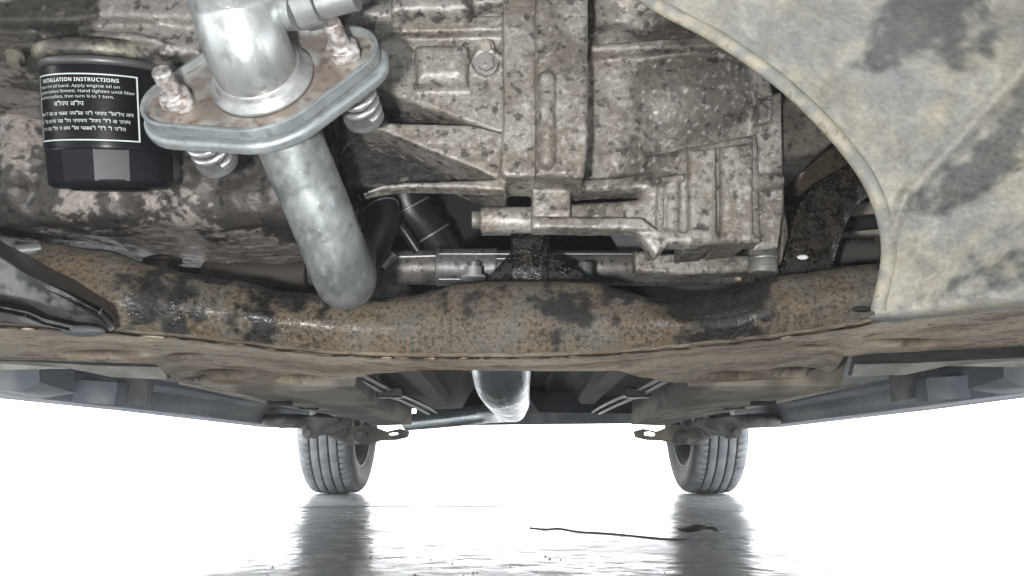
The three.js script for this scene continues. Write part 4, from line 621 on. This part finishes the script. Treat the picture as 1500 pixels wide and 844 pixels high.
// ------------------------------------------------------------------ oil filter
{
  const C = P(161, 191, 0.402), v = C.clone().sub(camera.position).normalize(), foot0 = P(166, 279, 0.398);
  let dt = 0.3; while (P(157, 101, dt).sub(foot0).normalize().dot(v) < 0.09) dt += 0.0005;
  const ax = P(157, 101, dt).sub(foot0).normalize();
  const f = new THREE.Group(); f.name = 'oil_filter'; f.userData.label = 'black oil filter with white printed instructions'; car.add(f);
  f.position.copy(C); const Zl = camera.position.clone().sub(C); Zl.addScaledVector(ax, -Zl.dot(ax)).normalize();
  f.quaternion.setFromRotationMatrix(new THREE.Matrix4().makeBasis(ax.clone().cross(Zl).normalize(), ax, Zl));
  const R = 0.0326, top = 0.0315, bot = -0.0325, flatTop = -0.0125;
  const can = new THREE.LatheGeometry([[R * 0.9, top], [R, top - 0.002], [R, flatTop + 0.002], [R * 0.985, flatTop]].reverse().map(([a, b]) => new THREE.Vector2(a, b)), 96);
  mesh('canister', can, M.black, f);
  const foot = new THREE.CylinderGeometry(R * 0.995, R * 0.975, flatTop - bot - 0.0035, 12, 1, true).rotateY(Math.PI / 12).translate(0, (flatTop + bot + 0.0035) / 2, 0).toNonIndexed(); foot.computeVertexNormals();
  const end = new THREE.LatheGeometry([[0, bot - 0.001], [R * 0.62, bot - 0.001], [R * 0.66, bot + 0.0005], [R * 0.86, bot], [R * 0.95, bot + 0.0016], [R * 0.965, bot + 0.0042]].map(([a, b]) => new THREE.Vector2(a, b)), 72);
  const shoulder = new THREE.CylinderGeometry(R * 0.985, R * 0.995, 0.001, 48, 1, true).translate(0, flatTop, 0).toNonIndexed();
  mesh('wrench_flats', mergeGeometries([foot, end.toNonIndexed(), shoulder]), new THREE.MeshPhysicalMaterial({ color: new THREE.Color(0.004, 0.005, 0.007), roughness: 0.36, specularIntensity: 0.4 }), f);
  const rim = new THREE.LatheGeometry([[R * 0.9, top - 0.001], [R * 1.0, top - 0.001], [R * 1.02, top + 0.0006], [R * 1.02, top + 0.0024], [R * 0.98, top + 0.0036], [R * 0.7, top + 0.0038]].map(([a, b]) => new THREE.Vector2(a, b)), 96);
  mesh('base_rim', rim, std({ color: new THREE.Color(0.1, 0.1, 0.1), metalness: 0.4, roughness: 0.4 }), f);
  const neck = new THREE.LatheGeometry([[R * 0.7, top + 0.0036], [R * 1.04, top + 0.004], [R * 1.09, top + 0.0055], [R * 1.09, top + 0.0095], [R * 1.0, top + 0.0125], [0, top + 0.0125]].map(([a, b]) => new THREE.Vector2(a, b)), 96);
  mesh('mounting_ring', paint(boxUV(neck), grime({ bias: 0.05, off: 66, f: 60, light: [0.3, 0.28, 0.22] })), M.cast, f);
  // print: a curved sheet of ink on the can
  const cv = document.createElement('canvas'); cv.width = 1024; cv.height = 820; const c = cv.getContext('2d');
  c.fillStyle = '#07080a'; c.fillRect(0, 0, 1024, 820); c.strokeStyle = c.fillStyle = '#c4cac8'; c.lineWidth = 16; c.strokeRect(20, 20, 984, 780);
  c.textAlign = 'center'; c.font = 'bold 62px sans-serif'; c.fillText('INSTALLATION INSTRUCTIONS', 470, 108, 760);
  c.textAlign = 'left'; c.font = '47px sans-serif';
  ['Clean the oil band. Apply engine oil on', 'gasket before fitment. Hand tighten until filter', 'touches surface, then turn ¾ to 1 turn.'].forEach((s, i) => c.fillText(s, 44, 176 + i * 62, i === 2 ? 760 : 936));
  const word = (x, y, n, k) => {                                    // headline script: a bar with hanging strokes
    const w = k * 0.62, L0 = x; c.lineWidth = k * 0.1; c.beginPath();
    for (let i = 0; i < n; i++, x += w) { const t = Math.floor(rnd() * 4); c.moveTo(x + w * 0.8, y); c.lineTo(x + w * 0.8, y + k * 0.72);
      if (t === 0) { c.moveTo(x + w * 0.2, y + k * 0.05); c.quadraticCurveTo(x, y + k * 0.5, x + w * 0.8, y + k * 0.45); } else if (t === 1) { c.moveTo(x + w * 0.5, y + k * 0.4); c.arc(x + w * 0.3, y + k * 0.4, k * 0.17, 0, 6.28); } else if (t === 2) { c.moveTo(x + w * 0.15, y + k * 0.2); c.lineTo(x + w * 0.55, y + k * 0.6); } else { c.moveTo(x + w * 0.8, y); c.quadraticCurveTo(x + w * 0.4, y - k * 0.4, x, y - k * 0.1); } }
    c.moveTo(L0 - 2, y); c.lineTo(x, y); c.stroke(); return x + k * 0.38;
  };
  let x = 260; for (const n of [4, 3]) x = word(x, 350, n, 62);
  [[2, 1, 2, 1, 3, 4, 2, 3, 4, 2], [1, 2, 3, 2, 2, 4, 3, 2, 1, 3], [1, 1, 2, 2, 1, 2, 2, 4, 2, 1, 3]].forEach((l, i) => { let q = 44; for (const n of l) q = word(q, 470 + i * 88, n, 50); });
  const t = new THREE.CanvasTexture(cv); t.colorSpace = THREE.SRGBColorSpace;
  const a0 = -76 * Math.PI / 180, a1 = 27 * Math.PI / 180, lab = new THREE.CylinderGeometry(R + 0.00015, R + 0.00015, 0.0352, 48, 1, true, a0, a1 - a0).translate(0, 0.0085, 0);
  mesh('printed_label', lab, new THREE.MeshPhysicalMaterial({ map: t, roughness: 0.34, specularIntensity: 0.3 }), f, 'white framed instructions printed on the filter');
}

// ------------------------------------------------------------------ dusty wheel-arch liner at the right
{
  const B = [0.41, 0.395, 0.35], G = [0.29, 0.295, 0.29], D = [0.08, 0.085, 0.088];
  const inPoly = (x, y, q) => { let s = false, d = 1e9; for (let i = 0, j = q.length - 1; i < q.length; j = i++) { const [xi, yi] = q[i], [xj, yj] = q[j]; if ((yi > y) !== (yj > y) && x < (xj - xi) * (y - yi) / (yj - yi) + xi) s = !s; const t = clamp(((x - xi) * (xj - xi) + (y - yi) * (yj - yi)) / ((xj - xi) ** 2 + (yj - yi) ** 2)); d = Math.min(d, Math.hypot(x - xi - t * (xj - xi), y - yi - t * (yj - yi))); } return s ? -d : d; };
  const darks = [[[1290, 100], [1262, 95], [1300, 10], [1330, -40], [1460, -40], [1440, 20], [1400, 60], [1340, 85]], [[1385, 60], [1450, 45], [1462, 85], [1400, 98], [1370, 90]], [[1520, 95], [1455, 170], [1400, 235], [1345, 290], [1330, 305], [1380, 308], [1450, 270], [1520, 215]], [[1310, 452], [1340, 432], [1400, 408], [1440, 392], [1520, 352], [1520, 372], [1440, 408], [1370, 438]], [[1400, 436], [1520, 392], [1520, 402], [1420, 440]]];
  const colour = (p, x, y, v) => {
    const n = fbm(p, 26, 4, 41), n2 = fbm(p, 110, 4, 44), n3 = fbm(p, 420, 2, 47); let k = mix3(G, B, smooth(-0.4, 0.35, n + 0.5 * n2)).map((c, i) => c * [0.96, 0.945, 0.92][i]);
    let e = 1e9; for (const q of darks) e = Math.min(e, inPoly(x, y, q)); k = mix3(k, D, (0.78 + 0.5 * n3) * smooth(13, -17, e + 42 * n2 + 10 * n)); k = mix3(k, B, 0.7 * smooth(6, 0, Math.abs((x - 1325) * 0.735 + (y - 290) * 0.678) + 14 * n2) * (x > 1310 ? 1 : 0));
    const g = 1 + 0.35 * n3 + 0.15 * n2; return [k[0] * g, k[1] * g, k[2] * g];
  };
  const crease = (x, y, x0, y0, x1, y1, w, a) => { const t = clamp(((x - x0) * (x1 - x0) + (y - y0) * (y1 - y0)) / ((x1 - x0) ** 2 + (y1 - y0) ** 2)), d = Math.hypot(x - x0 - t * (x1 - x0), y - y0 - t * (y1 - y0)); return a * smooth(w, 0, d); };
  const edge = [[860, -70, 0.40], [945, 0, 0.405], [1050, 58, 0.41], [1150, 130, 0.412], [1222, 202, 0.414], [1268, 264, 0.415], [1291, 322, 0.416], [1297, 375, 0.417], [1282, 456, 0.420]];
  const col = (dx, dy, dd) => edge.map(([x, y, d], i) => { const k = i / 8; return [x + lerp(dx[0], dx[1], k), y + lerp(dy[0], dy[1], k), d + dd]; });
  const rows = [edge.slice(), col([50, 30], [-14, 0], -0.004), col([140, 55], [-12, -3], -0.009), col([220, 80], [-10, -6], -0.016), col([420, 170], [0, -24], -0.04), col([640, 320], [10, -60], -0.075), col([800, 420], [20, -80], -0.10)];
  [[1288, 470, 0.434], [1338, 468, 0.43], [1390, 463, 0.42], [1470, 455, 0.40], [1610, 445, 0.36], [1790, 430, 0.33], [1900, 420, 0.30]].forEach((q, i) => rows[i].push(q));
  const g = sheet(rows[0].map((_, i) => rows.map((r) => r[i])), 260, 240, { thick: 0.003, curveU: false, curveV: true, colour, bulge: (x, y, p) => {
    const e = Math.min(inPoly(x, y, darks[0]), inPoly(x, y, darks[2]));
    return 0.0012 * fbm(p, 30, 3) - 0.004 * smooth(12, -8, e) + crease(x, y, 1500, 100, 1325, 290, 16, 0.003) + crease(x, y, 1325, 290, 1300, 360, 16, 0.003); } });
  const liner = mesh('arch_liner', g, M.dusty, car, 'large pale dusty plastic liner with curved edge at the right');
  mesh('liner_bead', paint(boxUV(sweep(edge.map(([x, y, d], i) => P(x + 5, y - 2 + i * 0.3, d + 0.001)), 0.0042, 320, 14)), (p) => { const n = fbm(p, 70, 4, 81), n2 = fbm(p, 200, 3, 83); return mix3(mix3([0.3, 0.3, 0.285], [0.47, 0.43, 0.345], smooth(-0.2, 0.2, n)), D, 0.5 * smooth(0.25, 0.45, n2 + 0.5 * n)); }), M.dusty, liner, 'pale worn bead along the liner edge');
  mesh('push_clip', boxUV(new THREE.SphereGeometry(0.011, 20, 8).scale(1.2, 0.28, 0.8).translate(...P(1308, 464, 0.428).toArray())), std({ color: new THREE.Color(0.16, 0.165, 0.17) }), liner);
  mesh('push_clip', boxUV(new THREE.SphereGeometry(0.005, 16, 8).scale(1.2, 0.35, 0.8).translate(...P(1263, 453, 0.44).toArray())), M.dull, liner);
}
// ------------------------------------------------------------------ black plastic shield at the left
{
  const R = [
    [[-110, 300, 0.43], [0, 340, 0.43], [40, 370, 0.43], [110, 408, 0.43], [155, 440, 0.43], [171, 477, 0.425]],
    [[-110, 330, 0.39], [0, 366, 0.39], [40, 392, 0.39], [100, 425, 0.39], [150, 455, 0.395], [169, 479, 0.42]],
    [[-110, 345, 0.382], [0, 378, 0.382], [40, 402, 0.382], [100, 432, 0.385], [148, 459, 0.39], [168, 479.5, 0.42]],
    [[-110, 410, 0.385], [0, 430, 0.385], [40, 438, 0.388], [80, 449, 0.392], [130, 463, 0.40], [168, 480, 0.42]],
    [[-110, 425, 0.41], [0, 445, 0.41], [40, 452, 0.41], [66, 461, 0.41], [110, 472, 0.412], [167, 481, 0.42]],
    [[-110, 430, 0.388], [0, 449, 0.388], [40, 457, 0.392], [66, 468, 0.40], [110, 479, 0.405], [166, 482, 0.42]],
    [[-110, 470, 0.405], [0, 470, 0.405], [40, 473, 0.405], [72, 480, 0.405], [110, 486, 0.41], [165, 484, 0.42]]];
  const colour = (p, x, y, v) => { const n = fbm(p, 50, 4, 61), n2 = fbm(p, 240, 3, 62); const k = mix3([0.02, 0.022, 0.024], [0.13, 0.135, 0.13], smooth(-0.05, 0.3, n + 0.4 * n2 + (v > 0.3 ? 0.12 : -0.3))); return k; };  // sheen below the fold painted in as paler grey
  const s = mesh('splash_shield', sheet(R, 90, 84, { thick: 0.003, curveU: false, curveV: false, colour }), M.plastic, car, 'black plastic shield with folded edges at the left');
  mesh('shield_nut', boxUV(turned([[0, 0], [0.007, 0], [0.008, 0.2], [0.008, 0.8], [0.007, 1], [0, 1]], P(-30, 364, 0.415), P(20, 368, 0.42), 6)), M.steel, s);
  mesh('nut_washer', boxUV(rod(P(20, 368, 0.42), P(56, 364, 0.43), 0.0035, 16)), M.steel, s);
  mesh('shield_clip', boxUV(new THREE.SphereGeometry(0.008, 20, 8).scale(1.5, 0.4, 0.8).translate(...P(122, 485, 0.412).toArray())), std({ color: new THREE.Color(0.07, 0.075, 0.08) }), s);
}

// ------------------------------------------------------------------ small things on the floor
{
  const string = mesh('string', sweep([[776, 774], [800, 776], [816, 775], [850, 780], [885, 782], [930, 786], [970, 790], [1003, 791], [1025, 788]].map(([x, y]) => onFloor(x, y, 0.001)), 0.0012, 90, 8), std({ color: new THREE.Color(0.03, 0.03, 0.05), roughness: 0.6 }), scene);
  string.userData = { label: 'thin dark string lying across the wet floor', category: 'string' };
  const a = onFloor(1022, 784, 0.004), lf = new THREE.PlaneGeometry(0.075, 0.05, 24, 12), p = lf.attributes.position;
  for (let i = 0; i < p.count; i++) { const x = p.getX(i) / 0.0375, k = Math.pow(Math.max(0, 1 - x * x), 0.7); p.setY(i, p.getY(i) * (k + 0.03)); p.setZ(i, 0.004 * Math.abs(p.getY(i)) / 0.02 + 0.003 * Math.sin(x * 4) + 0.004); }
  lf.computeVertexNormals(); const back = lf.clone().translate(0, 0, -0.0012);
  const leaf = mesh('dead_leaf', mergeGeometries([lf, back]).rotateX(-Math.PI / 2).rotateY(0.2), std({ color: new THREE.Color(0.035, 0.035, 0.035), roughness: 0.5 }), scene);
  leaf.position.copy(a); leaf.userData = { label: 'small dark dead leaf on the floor at the end of the string', category: 'leaf' };
  const bits = []; for (let i = 0; i < 110; i++) { const w = onFloor(lerp(330, 1150, rnd()), lerp(728, 850, Math.pow(rnd(), 0.7)), 0), s = 0.0004 + 0.0011 * Math.pow(rnd(), 3); bits.push(new THREE.IcosahedronGeometry(s, 0).scale(1.3, 0.8, 1).rotateY(rnd() * 6).translate(w.x, s * 0.5, w.z)); }
  const grit = mesh('grit', mergeGeometries(bits), std({ color: new THREE.Color(0.26, 0.26, 0.265), roughness: 0.7 }), scene); grit.userData = { kind: 'stuff', label: 'fine dark grit scattered on the wet floor' };
}
{ // phone flash beside the lens, out of frame; its body and stand are added
  const lamp = thing('camera_flash', 'phone flash beside the lens on an added stand, facing the engine', 'lamp');
  lamp.position.set(LAMP.x, 0, LAMP.z);
  const head = new THREE.Group(); head.name = 'head'; head.position.set(0, LAMP.y, 0); head.lookAt(LAMP_AT.x - LAMP.x, LAMP_AT.y, LAMP_AT.z - LAMP.z); lamp.add(head);
  mesh('housing', new RoundedBoxGeometry(0.032, 0.026, 0.012, 2, 0.003).translate(0, 0, -0.0085), M.rubber, head);
  mesh('led_screen', new THREE.BoxGeometry(0.024, 0.018, 0.002).translate(0, 0, -0.0012), new THREE.MeshStandardMaterial({ color: 0xffffff, emissive: 0xffffff, emissiveIntensity: 6 }), head);
  mesh('pole', new THREE.CylinderGeometry(0.003, 0.003, LAMP.y - 0.014, 12).translate(0, (LAMP.y - 0.014) / 2 + 0.004, 0.009), M.dull, lamp);
  mesh('foot', new THREE.CylinderGeometry(0.03, 0.033, 0.008, 24).translate(0, 0.004, 0.012), M.dull, lamp);
}
renderer.render(scene, camera);
